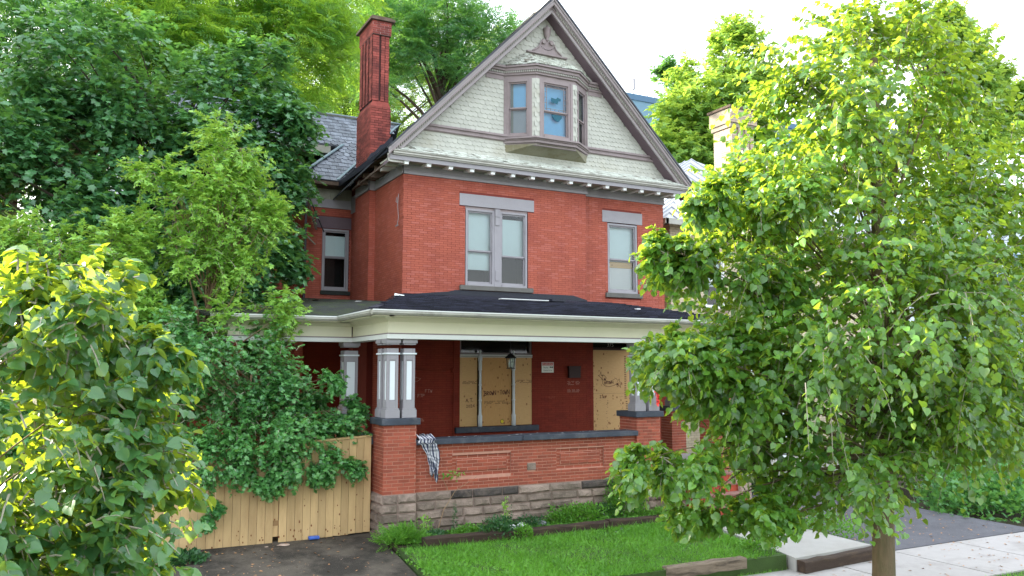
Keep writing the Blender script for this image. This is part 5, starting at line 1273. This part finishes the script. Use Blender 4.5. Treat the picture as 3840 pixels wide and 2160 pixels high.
# near linden, left foreground
tree('linden_tree', 'nearest linden at the lower left with large yellow green leaves at its top', 'tree',
     (-7.95, -12.7, -.45), (-7.5, -13.0, 3.5), .06,
     [((-6.90, -13.1, 3.48), (.50, .45, .36), .9), ((-7.0, -13.0, 2.75), (.75, .6, .55), 1.2), ((-6.50, -13.05, 2.72), (.30, .4, .20), .4), ((-6.55, -13.0, 2.35), (.38, .5, .25), .5), ((-6.9, -13.1, 2.05), (.65, .6, .50), 1.1), ((-6.45, -13.05, 3.22), (.20, .25, .14), .2), ((-7.35, -13.0, 2.7), (.6, .6, .8), 1.0), ((-7.0, -13.3, 1.75), (.7, .5, .4), .9)],
     'heart', 'linden_near', 'bark_l', .076, 2100, 6, .26, 23, ncl=10, sig=.22, hang=.65, droop=.4, limb_r=.008, limbs=3, twigs_vis=2, nobj=300, smooth=True)
# young elm over the fence
tree('elm_sapling', 'young pale green elm with a leaning tan trunk behind the fence', 'tree', (-5.3, -1.0, 0), (-4.1, -1.2, 7.7), .085,
     [((-4.05, -1.3, 7.75), (.75, .7, .5), .6), ((-4.7, -1.3, 7.0), (.8, .7, .35), .5), ((-3.75, -1.4, 6.75), (.6, .7, .35), .45), ((-5.2, -1.3, 6.25), (.75, .7, .35), .5), ((-4.2, -1.5, 6.0), (.8, .7, .35), .5), ((-3.7, -1.5, 6.1), (.5, .6, .3), .3), ((-5.6, -1.3, 7.0), (.45, .5, .25), .25), ((-4.1, -1.7, 5.2), (.6, .7, .3), .4), ((-4.9, -1.6, 5.3), (.6, .6, .3), .35), ((-3.5, -1.8, 4.4), (.6, .6, .25), .3), ((-4.0, -1.9, 4.2), (.7, .6, .3), .4)],
     'cluster', 'elm', 'bark_l', .12, 1150, 9, .50, 31, ncl=12, sig=.26, hang=.1, droop=.3, limb_r=.022, twigs_vis=3, tilt=.4, hmin=.35)
tree('elm_sapling', 'wider pale green elm at the left edge behind the near linden', 'tree', (-7.9, -1.2, 0), (-7.3, -1.4, 5.4), .07,
     [((-6.6, -1.5, 5.55), (.8, .7, .3), .6), ((-7.6, -1.5, 5.35), (.8, .7, .35), .6), ((-6.0, -1.6, 5.0), (.6, .6, .3), .4), ((-8.3, -1.4, 4.9), (.8, .7, .4), .5), ((-6.9, -1.6, 4.7), (.9, .7, .3), .6), ((-6.2, -1.7, 4.2), (.7, .6, .3), .4), ((-7.7, -1.5, 4.1), (.8, .7, .4), .5), ((-5.5, -1.7, 3.9), (.5, .5, .25), .25)],
     'cluster', 'elm', 'bark_l', .12, 1200, 9, .48, 32, ncl=12, sig=.26, hang=.1, droop=.3, limb_r=.022, twigs_vis=4, tilt=.4)
# dark maple
tree('maple_tree', 'large dark green maple filling the left, its lowest branches crossing the side wing', 'tree', (-5.6, 3.6, 0), (-5.0, 3.4, 9.5), .26,
     [((-5.2, 3.2, 9.6), (2.3, 1.9, 1.3), 1.2), ((-6.5, 3.0, 8.2), (2.2, 1.9, 1.5), 1.3), ((-4.2, 2.8, 7.9), (2.0, 1.6, 1.4), 1.1), ((-7.8, 2.8, 6.6), (1.8, 1.8, 1.5), 1.0), ((-5.3, 2.4, 6.2), (2.2, 1.8, 1.3), 1.3), ((-3.6, 1.2, 5.9), (1.3, 1.2, .9), .9), ((-2.6, 1.6, 5.9), (.6, .6, .3), .3), ((-7.0, 2.6, 4.4), (2.2, 1.8, 1.3), 1.1), ((-4.3, 1.6, 4.6), (1.9, 1.4, 1.0), 1.1), ((-9.0, 3, 8.5), (1.6, 1.6, 1.5), .8), ((-3.0, 2.6, 9.3), (1.0, .8, .8), .6), ((-2.7, 2.6, 8.2), (.8, .8, .6), .45), ((-7.3, 3.2, 10.6), (1.8, 1.5, 1.2), .9), ((-3.3, 3.2, 10.7), (1.2, 1.0, .9), .6)],
     'maple', 'maple', 'bark_d', .15, 10500, 6, .5, 41, ncl=14, sig=.2, hang=.35, droop=.4, limb_r=.06, shell=(.3, 1.0), tilt=.4)
# mulberry / grapevine mass on the fence
tree('mulberry_shrub', 'dark green sprawling shrub hanging over the top of the wooden fence', 'shrub', (-4.3, -2.3, 0), (-4.0, -2.6, 3.0), .06,
     [((-4.2, -2.6, 3.1), (1.2, .7, .7), 1.3), ((-3.5, -2.6, 2.5), (.7, .7, .6), .9), ((-2.75, -2.7, 2.45), (.4, .4, .14), .25), ((-5.1, -2.6, 2.3), (.9, .7, .9), 1.1), ((-2.5, -2.9, 1.98), (.75, .6, .22), .6), ((-3.7, -3.2, 1.85), (1.3, .45, .32), 1.4), ((-4.7, -3.4, 1.45), (.8, .25, .35), .9), ((-3.2, -3.5, 1.42), (.9, .2, .20), .7), ((-2.45, -3.5, 1.25), (.4, .15, .12), .2), ((-2.9, -3.2, 2.9), (.35, .3, .12), .2), ((-5.3, -3.1, 3.4), (.7, .6, .7), .7), ((-4.0, -3.55, 1.1), (.5, .12, .14), .25), ((-4.75, -3.5, .70), (.10, .08, .2), .10), ((-2.3, -2.9, 2.25), (.45, .4, .2), .25)],
     'maple', 'vine', 'bark_l', .078, 4600, 7, .30, 51, ncl=14, sig=.22, hang=.5, droop=.5, limb_r=.012, twigs_vis=4, tilt=.55)
tree('mulberry_shrub', 'dark undergrowth filling the yard under the maple behind the fence', 'shrub', (-6.6, -1.2, 0), (-6.4, -1.2, 3.2), .06,
     [((-6.6, -1.0, 2.8), (1.6, 1.0, 1.3), 2), ((-8.3, -1.2, 2.6), (1.3, 1.0, 1.6), 1.5), ((-4.6, -.6, 3.6), (1.3, .8, .7), 1.2), ((-6.5, -2.4, 1.2), (1.2, .7, 1.0), 1.1), ((-3.7, -.9, 3.1), (.6, .5, .5), .5), ((-7.4, -1.6, 4.2), (1.2, .8, .7), .8)],
     'maple', 'vine', 'bark_d', .115, 3600, 6, .40, 52, ncl=12, sig=.22, hang=.4, droop=.4, limb_r=.02, tilt=.45)
# tall walnuts behind, upper left
WG = 'tall feathery trees behind the house'
tree('walnut_tree', 'tall feathery tree at the upper left corner behind the maple', 'tree', (-9.5, 12, 0), (-9, 12, 17), .35,
     [((-9, 12, 15.5), (3.0, 2.4, 2.6), 1.5), ((-11.5, 12, 12.5), (2.4, 2.2, 2.6), 1.2), ((-7, 11, 12.8), (2.6, 2.2, 2.2), 1.4), ((-9.5, 11, 9.5), (2.8, 2.2, 2.2), 1.2), ((-13.5, 13, 15.2), (2.0, 2, 2.4), .8), ((-14.5, 12, 10), (2.6, 2, 3.0), 1.0)],
     'pinnate', 'walnut_d', 'bark_d', .58, 2300, 5, .8, 61, WG, ncl=18, sig=.22, hang=.15, droop=.4, limb_r=.07, tilt=.7, limbs=4)
tree('walnut_tree', 'tall feathery tree with bare grey inner stems above the maple, left of the chimney', 'tree', (-3.5, 10.5, 0), (-3.0, 10.5, 16.5), .34,
     [((-3.2, 10.5, 16.2), (3.2, 2.4, 2.0), 1.7), ((-1.2, 9.5, 14.2), (2.2, 1.8, 1.8), 1.2), ((-4.5, 9.5, 13.2), (2.4, 2.0, 1.7), 1.4), ((-2.4, 8.8, 12.0), (1.9, 1.5, 1.2), 1.1), ((-1.3, 7.8, 10.2), (.85, .9, .9), .5), ((.6, 10.5, 17.3), (2.0, 1.8, 1.6), 1.0), ((-5.5, 10, 17.2), (1.8, 1.6, 1.6), .8)],
     'pinnate', 'walnut', 'bark_d', .55, 3300, 5, .75, 62, WG, ncl=18, sig=.22, hang=.2, droop=.4, limb_r=.07, tilt=.7, limbs=4)
tree('locust_tree', 'spreading tree with forked black limbs between the chimney and the gable', 'tree', (8.0, 16, 6), (7.4, 16, 17.0), .36,
     [((7.0, 16, 20.0), (2.6, 2, 1.5), 1.3), ((4.8, 16, 18.6), (1.5, 1.6, 1.2), .8), ((9.6, 16, 18.7), (2.1, 1.8, 1.3), 1.1), ((11.9, 16, 18.6), (1.2, 1.5, .8), .6), ((7.0, 16, 17.6), (1.8, 1.4, .9), .6), ((4.3, 16, 16.0), (.9, 1, 1.6), .5), ((9.9, 15.4, 16.6), (1.3, 1, .9), .5)],
     'pinnate', 'walnut_d', 'bark_d', .60, 1500, 5, .8, 63, WG, ncl=12, sig=.24, hang=.15, droop=.4, limb_r=.12, tilt=.7, limbs=3)
tree('locust_tree', 'sunlit yellow green tree low behind the slate roof and chimney', 'tree', (6, 24, 0), (6, 24, 15), .35,
     [((3.5, 24, 18.5), (3.5, 2, 3.2), 1.6), ((9, 24, 18.2), (4, 2, 2.6), 1.6), ((6, 25, 22.5), (4.5, 2, 2.0), 1.3), ((12.5, 24, 20.0), (2.6, 2, 2.2), .9)],
     'pinnate', 'far', 'bark_d', .75, 1800, 5, 1.0, 64, WG, ncl=18, sig=.24, hang=.1, droop=.4, limb_r=.10, tilt=.7, limbs=5)
tree('walnut_tree', 'dark leafy tree above the slate roof left of the chimney shaft', 'tree', (-2.2, 9, 0), (-1.6, 9.0, 9), .22,
     [((-1.9, 8.8, 10.2), (1.1, 1, 1.0), 1.0), ((-2.9, 8.0, 9.3), (1.0, 1, 1.0), .9), ((-3.4, 9.4, 11.2), (1.3, 1, 1.1), .8)],
     'maple', 'maple', 'bark_d', .20, 600, 6, .5, 65, WG, ncl=12, sig=.22, hang=.4, droop=.4, limb_r=.05, tilt=.5)
# trees beyond, right
RGp = 'trees beyond the houses on the right'
tree('ash_tree', 'rounded pale green tree behind the right rake of the gable', 'tree', (24, 18, 0), (24, 18, 15), .4,
     [((21.5, 17, 13.2), (3.0, 2, 1.8), 1.2), ((23.4, 18, 16.5), (2.1, 2, 1.9), 1.3), ((26.5, 18, 18.5), (3.2, 2, 3.0), 1.6), ((23, 17, 14.3), (3.4, 2, 1.9), 1.6), ((28.0, 18, 21.8), (2.2, 2, 2.0), .9), ((28.5, 17, 15.5), (3, 2, 2.2), 1.2)],
     'cluster', 'far', 'bark_d', .40, 4200, 7, .9, 71, RGp, ncl=15, sig=.18, hang=.2, droop=.3, limb_r=.10, tilt=.5)
tree('ash_tree', 'slim darker tree beside the antennas of the blue block', 'tree', (25.3, 21, 8), (24.9, 21, 20.5), .22,
     [((25.3, 21, 20.6), (.8, 1, 1.8), 1.0), ((25.2, 21, 18.0), (1.0, 1, 1.2), .7)],
     'cluster', 'maple', 'bark_d', .40, 420, 7, .7, 72, RGp, ncl=12, sig=.18, hang=.2, droop=.3, limb_r=.06, tilt=.5)
tree('ash_tree', 'distant blue green tree peeking over the right shoulder of the linden', 'tree', (45, 16, 0), (45, 16, 24), .5,
     [((42.5, 16, 25.6), (1.8, 2, 1.5), 1.1), ((47.2, 16, 24.4), (2.0, 2, 1.5), 1.0), ((52, 17, 22.0), (2.0, 2, 1.3), .9), ((46, 16, 21), (4.5, 2, 3), 1.6)],
     'cluster', 'far', 'bark_d', .48, 2600, 7, 1.0, 73, RGp, ncl=12, sig=.18, hang=.2, droop=.3, limb_r=.12, tilt=.5)
# added tree, mostly out of frame at left, shades the right linden's lower crown
tree('maple_tree', 'tall dark tree added past the far left edge to shade the right linden', 'tree', (-13.5, 7, 0), (-13.3, 7, 11), .35,
     [((-13.5, 7, 11.5), (2.6, 2.2, 2.2), 1.6), ((-11.8, 7.5, 9.5), (2.2, 2.0, 2.2), 1.4), ((-14.5, 7, 8), (2.6, 2.4, 2.8), 1.6)],
     'maple', 'maple', 'bark_d', .34, 1900, 6, .9, 74, ncl=14, sig=.22, hang=.4, droop=.4, limb_r=.1, tilt=.5)

# ---- low plants
def bush(name, label, cat, c, r, n, shape, lmat, size, seed, group=None, upb=.4, stems=0, sh=0.):
    rs = np.random.RandomState(seed); c, r = np.array(c, float), np.array(r, float)
    T = thing(name, (float(c[0]), float(c[1]), float(c[2])), label, cat, group)
    d = nrm(rs.normal(0, 1, (n, 3))); d[:, 2] = np.abs(d[:, 2]); rad = rs.uniform(.25, 1, (n, 1)) ** .5
    k = 5; bl = nrm(rs.normal(0, 1, (k, 3))) * r * .35; bl[:, 2] = np.abs(bl[:, 2]) * .6
    pos = c + d * r * rad * .8 + bl[rs.randint(0, k, n)]
    M3 = frames(rs, pos, d * .8 + rs.normal(0, .5, d.shape) + np.array([0, 0, upb]), np.array([0, 0, 1.]) + 0 * d, .5)
    leaves_mesh('leaves', shape, pos, M3, size * rs.uniform(.5, 1.2, n), LM[lmat], T)
    m = MB()
    for i in range(max(3, stems)):
        e = pos[rs.randint(n)]; m.tube([(c[0] + rs.uniform(-.3, .3) * r[0], c[1] + rs.uniform(-.3, .3) * r[1], c[2]), tuple((c + e) / 2), tuple(e)], [.007, .006, .003], 4)
    m.build('stems', 'twig', T)
    return T
WP = 'weeds along the stone foundation'
bush('weed_clump', 'dark blue green weed clump in front of the left timber, the largest in the bed', 'weed', (.15, -4.62, .0), (.42, .28, .40), 950, 'ovate', 'weed_d', .065, 1)
bush('weed_clump', 'leafy weed at the right end of the dark green clump', 'weed', (.62, -4.85, -.03), (.22, .2, .26), 320, 'ovate', 'weed', .06, 2)
bush('fern', 'bright fern at the left corner of the lawn beside the driveway', 'fern', (-1.62, -4.35, -.02), (.42, .25, .22), 220, 'pinnate', 'weed', .24, 3)
bush('weed_clump', 'yellow green sprig climbing at the right foot of the left pier', 'weed', (-1.05, -4.05, .0), (.10, .08, .42), 120, 'ovate', 'elm', .06, 4)
bush('weed_clump', 'dark low weed against the left pier base', 'weed', (-1.45, -4.05, .02), (.18, .1, .18), 120, 'ovate', 'weed_d', .06, 5)
bush('tall_weed', 'tall upright yellow weed in front of the middle of the foundation', 'weed', (.62, -4.1, .0), (.08, .08, .80), 110, 'ovate', 'elm', .07, 6)
bush('tall_weed', 'thin feathery weed left of the tall yellow weed', 'weed', (-.42, -4.0, .0), (.06, .06, .62), 100, 'ovate', 'weed_d', .045, 7)
bush('tall_weed', 'short feathery weed low on the foundation near the left pier', 'weed', (-.9, -3.98, .0), (.07, .06, .36), 70, 'ovate', 'weed', .045, 8)
bush('tall_weed', 'small leafy weed against the stones right of the vent block', 'weed', (1.75, -4.0, .0), (.12, .08, .45), 90, 'ovate', 'weed', .06, 9)
bush('tall_weed', 'slender weed just right of the tall yellow weed', 'weed', (.80, -4.02, .0), (.05, .06, .46), 60, 'ovate', 'weed_d', .05, 15)
bush('weed_clump', 'bright green weeds massed in the bed right of the rocks', 'weed', (2.35, -4.15, -.02), (.85, .28, .42), 2400, 'ovate', 'weed', .055, 10)
bush('weed_clump', 'tall bushy weeds against the foundation left of the stair', 'weed', (3.55, -4.1, -.02), (.62, .26, 1.15), 3800, 'ovate', 'weed', .055, 11)
bush('weed_clump', 'bright weed mound in front of the stair cheek wall', 'weed', (4.2, -4.4, -.05), (.5, .25, .30), 1100, 'ovate', 'weed', .05, 12)
bush('weed_clump', 'weeds left of the fence post at the driveway edge', 'weed', (-6.3, -3.7, -.1), (.8, .5, .5), 900, 'maple', 'vine', .10, 13)
bush('weed_clump', 'low dark weeds on the driveway below the fence post', 'weed', (-5.3, -3.85, -.08), (.45, .3, .22), 420, 'maple', 'weed_d', .09, 14)
bush('weed_clump', 'leafy clump at the street corner of the lawn by the walk', 'weed', (4.0, -7.35, -.13), (.38, .35, .30), 620, 'ovate', 'weed', .07, 16)
bush('ground_shrub', 'green shrub between the concrete walk and the side drive', 'shrub', (6.95, -6.3, -.3), (.6, .8, .5), 1200, 'ovate', 'weed', .07, 17)
bush('ground_shrub', 'low ivy bank at the right edge beyond the side drive', 'shrub', (14.2, -5.2, -.5), (2.6, 1.6, 1.3), 5200, 'maple', 'vine', .13, 18)
bush('ground_shrub', 'taller bushes behind the ivy bank at the right edge', 'shrub', (17.0, -2.5, -.4), (3.0, 1.8, 2.8), 5200, 'maple', 'weed', .16, 19)
for i_, (x_, l_) in enumerate(((-1.0, 'low creeping weeds at the foundation beside the left pier'), (-.1, 'low weeds at the foundation behind the dark green clump'), (1.15, 'sprawling weeds between the rocks and the stones'), (1.75, 'sprawling weeds just right of the grey rock'), (2.95, 'knee high weeds joining the bright mass and the tall bushy weeds'))):
    bush('weed_clump', l_, 'weed', (x_, -4.12, -.02), (.42, .22, .16 + .05 * i_), 600, 'ovate', 'weed' if i_ % 2 else 'weed_d', .055, 90 + i_)
# wilted sapling leaning on the parapet
SPL = thing('seedling', (-.75, -4.0, 0), 'thin leaning seedling with one bright green tuft against the parapet bricks', 'plant')
MB().tube([(-.78, -3.98, .0), (-.62, -3.95, .45), (-.38, -3.93, .78), (.1, -3.9, 1.02)], [.010, .009, .006, .003], 5).tube([(-.52, -3.95, .78), (-.62, -3.93, 1.0), (-.95, -3.9, 1.18)], [.006, .005, .003], 5).build('stem', 'bark_l', SPL)
rs_ = np.random.RandomState(5); p_ = np.array([-.45, -3.92, 1.08]) + rs_.normal(0, 1, (50, 3)) * np.array([.11, .02, .04])
leaves_mesh('leaves', 'ovate', p_, frames(rs_, p_, rs_.normal(0, 1, (50, 3)) * [1, .3, .3], np.array([0, -.6, .8]) + 0 * p_, .3), rs_.uniform(.04, .07, 50), LM['weed'], SPL)
# dead leaf bunch and pale bracts in the big linden
bm_ = MB(); rg = random.Random(6)
for k in range(150):
    x, y, z = rg.uniform(-.8, 5.5), rg.uniform(-12.6, -11.9), rg.uniform(1.4, 7.0); a = rg.uniform(-.5, .5); l = rg.uniform(.06, .10)
    bm_.add([(x, y, z), (x + .012, y, z - l * .4), (x + a * .03, y, z - l), (x - .012, y, z - l * .5)], [(0, 1, 2, 3)])
# ground cover: grass and clover on the lawn, low weeds in the bed
def scatter(name, label, poly, n, shape, lmat, size, seed, zf, up=1.2, kind='stuff', cat='grass', spread=.5):
    rs = np.random.RandomState(seed); x0, x1 = min(p[0] for p in poly), max(p[0] for p in poly); y0, y1 = min(p[1] for p in poly), max(p[1] for p in poly)
    xy = rs.uniform([x0, y0], [x1, y1], (int(n * 1.4), 2)); 
    cl = np.sin(xy[:, 0] * 3.1 + 1) * np.sin(xy[:, 1] * 2.7) + np.sin(xy[:, 0] * 7.3 + xy[:, 1] * 5.1) * .5
    xy = xy[rs.uniform(-1.6, 1.6, len(xy)) < cl * 1.2 + .6]
    xy = xy[[inpoly(a, b, poly) for a, b in xy]][:n]
    pos = np.column_stack([xy, zf(xy[:, 0], xy[:, 1])]); N = len(pos)
    d = rs.normal(0, spread, (N, 3)); d[:, 2] = up
    M3 = frames(rs, pos, d, rs.normal(0, 1, (N, 3)) * [1, 1, .3], .2) if shape == 'blade' else frames(rs, pos, d, np.array([0, 0, 1.]) + rs.normal(0, .4, (N, 3)), .3)
    o = leaves_mesh(name, shape, pos, M3, size * rs.uniform(.4, 1.2, N), LM[lmat], None); return tag(o, label, cat)
zl = lambda x, y: -.165 + (y + 7.6) / 3 * .11
lawnp = [(-1.9, -7.5), (4.25, -7.7), (4.5, -4.75), (-1.75, -4.75)]
scatter('grass', 'short bright grass on the front lawn', lawnp, 60000, 'blade', 'grass', .085, 1, zl, spread=.8)
scatter('tall_grass', 'longer uneven grass tufts on the front lawn', lawnp, 9000, 'blade', 'weed', .17, 21, zl, spread=.9)
scatter('clover', 'broad leaf weeds spread through the front lawn', lawnp, 16000, 'ovate', 'weed', .085, 2, zl, up=.35, spread=.8, cat='ground cover')
scatter('bed_weeds', 'low creeping weeds covering the planting bed', [(-1.75, -4.6), (4.6, -4.55), (4.6, -3.85), (-1.75, -3.9)], 15000, 'ovate', 'weed', .07, 3, lambda x, y: .0 + 0 * x + np.abs(np.sin(x * 5)) * .03, up=.5, spread=.8, cat='ground cover')
scatter('edge_weeds', 'weeds along the walk and the drive edge', [(6.5, -7.55), (6.95, -7.55), (7.8, -3.5), (6.5, -5)], 2500, 'ovate', 'weed', .06, 4, lambda x, y: -.33 + 0 * x, up=.6, spread=.8, cat='ground cover')
scatter('joint_grass', 'tufts of grass in the sidewalk joint', [(3.2, -7.78), (6.2, -7.78), (6.2, -7.64), (3.2, -7.64)], 900, 'blade', 'grass', .07, 5, lambda x, y: -.40 + 0 * x)
scatter('lawn_edge_weeds', 'weeds along the left lawn edge and the timbers', [(-2.0, -7.4), (-1.55, -7.4), (-1.3, -4.9), (4.4, -4.9), (4.4, -4.7), (-1.9, -4.7)], 4200, 'ovate', 'weed', .07, 6, lambda x, y: -.10 + 0 * x, up=.8, spread=.8, cat='ground cover')
scatter('boulevard_grass', 'grass on the strip by the street', [(-4, -12.5), (9, -12.5), (9, -9.7), (-4, -9.7)], 16000, 'blade', 'grass', .10, 7, lambda x, y: -.42 + 0 * x, spread=.6)

def litter(name, label, poly, n, mat, size, seed, z):
    rs = np.random.RandomState(seed); x0, x1 = min(p[0] for p in poly), max(p[0] for p in poly); y0, y1 = min(p[1] for p in poly), max(p[1] for p in poly)
    pos = np.column_stack([rs.uniform(x0, x1, n), rs.uniform(y0, y1, n) , np.zeros(n)]); pos[:, 2] = z(pos[:, 0], pos[:, 1])
    d = rs.normal(0, 1, (n, 3)); d[:, 2] = rs.uniform(-.1, .15, n)
    o = leaves_mesh(name, 'ovate', pos, frames(rs, pos, d, np.array([0, 0, 1.]) + 0 * pos, .15), size * rs.uniform(.4, 1.2, n), MAT[mat], None); return tag(o, label, 'leaf litter')
litter('leaf_litter', 'dry leaves scattered over the sidewalk and walk', [(1, -9.6), (14, -7.6)], 260, 'deadleaf', .07, 1, lambda x, y: -.385 + 0 * x)
litter('leaf_litter', 'dry leaves and twigs scattered over the dark driveway', [(-6, -7.4), (-1.95, -3.4)], 260, 'deadleaf', .06, 2, lambda x, y: -.355 + (y + 7.55) / 4.33 * .39)
litter('leaf_litter', 'dry leaves scattered over the grey side drive', [(7.2, -7.5), (11.5, -1)], 320, 'deadleaf', .07, 3, lambda x, y: -.365 + (y + 7.58) * .008)
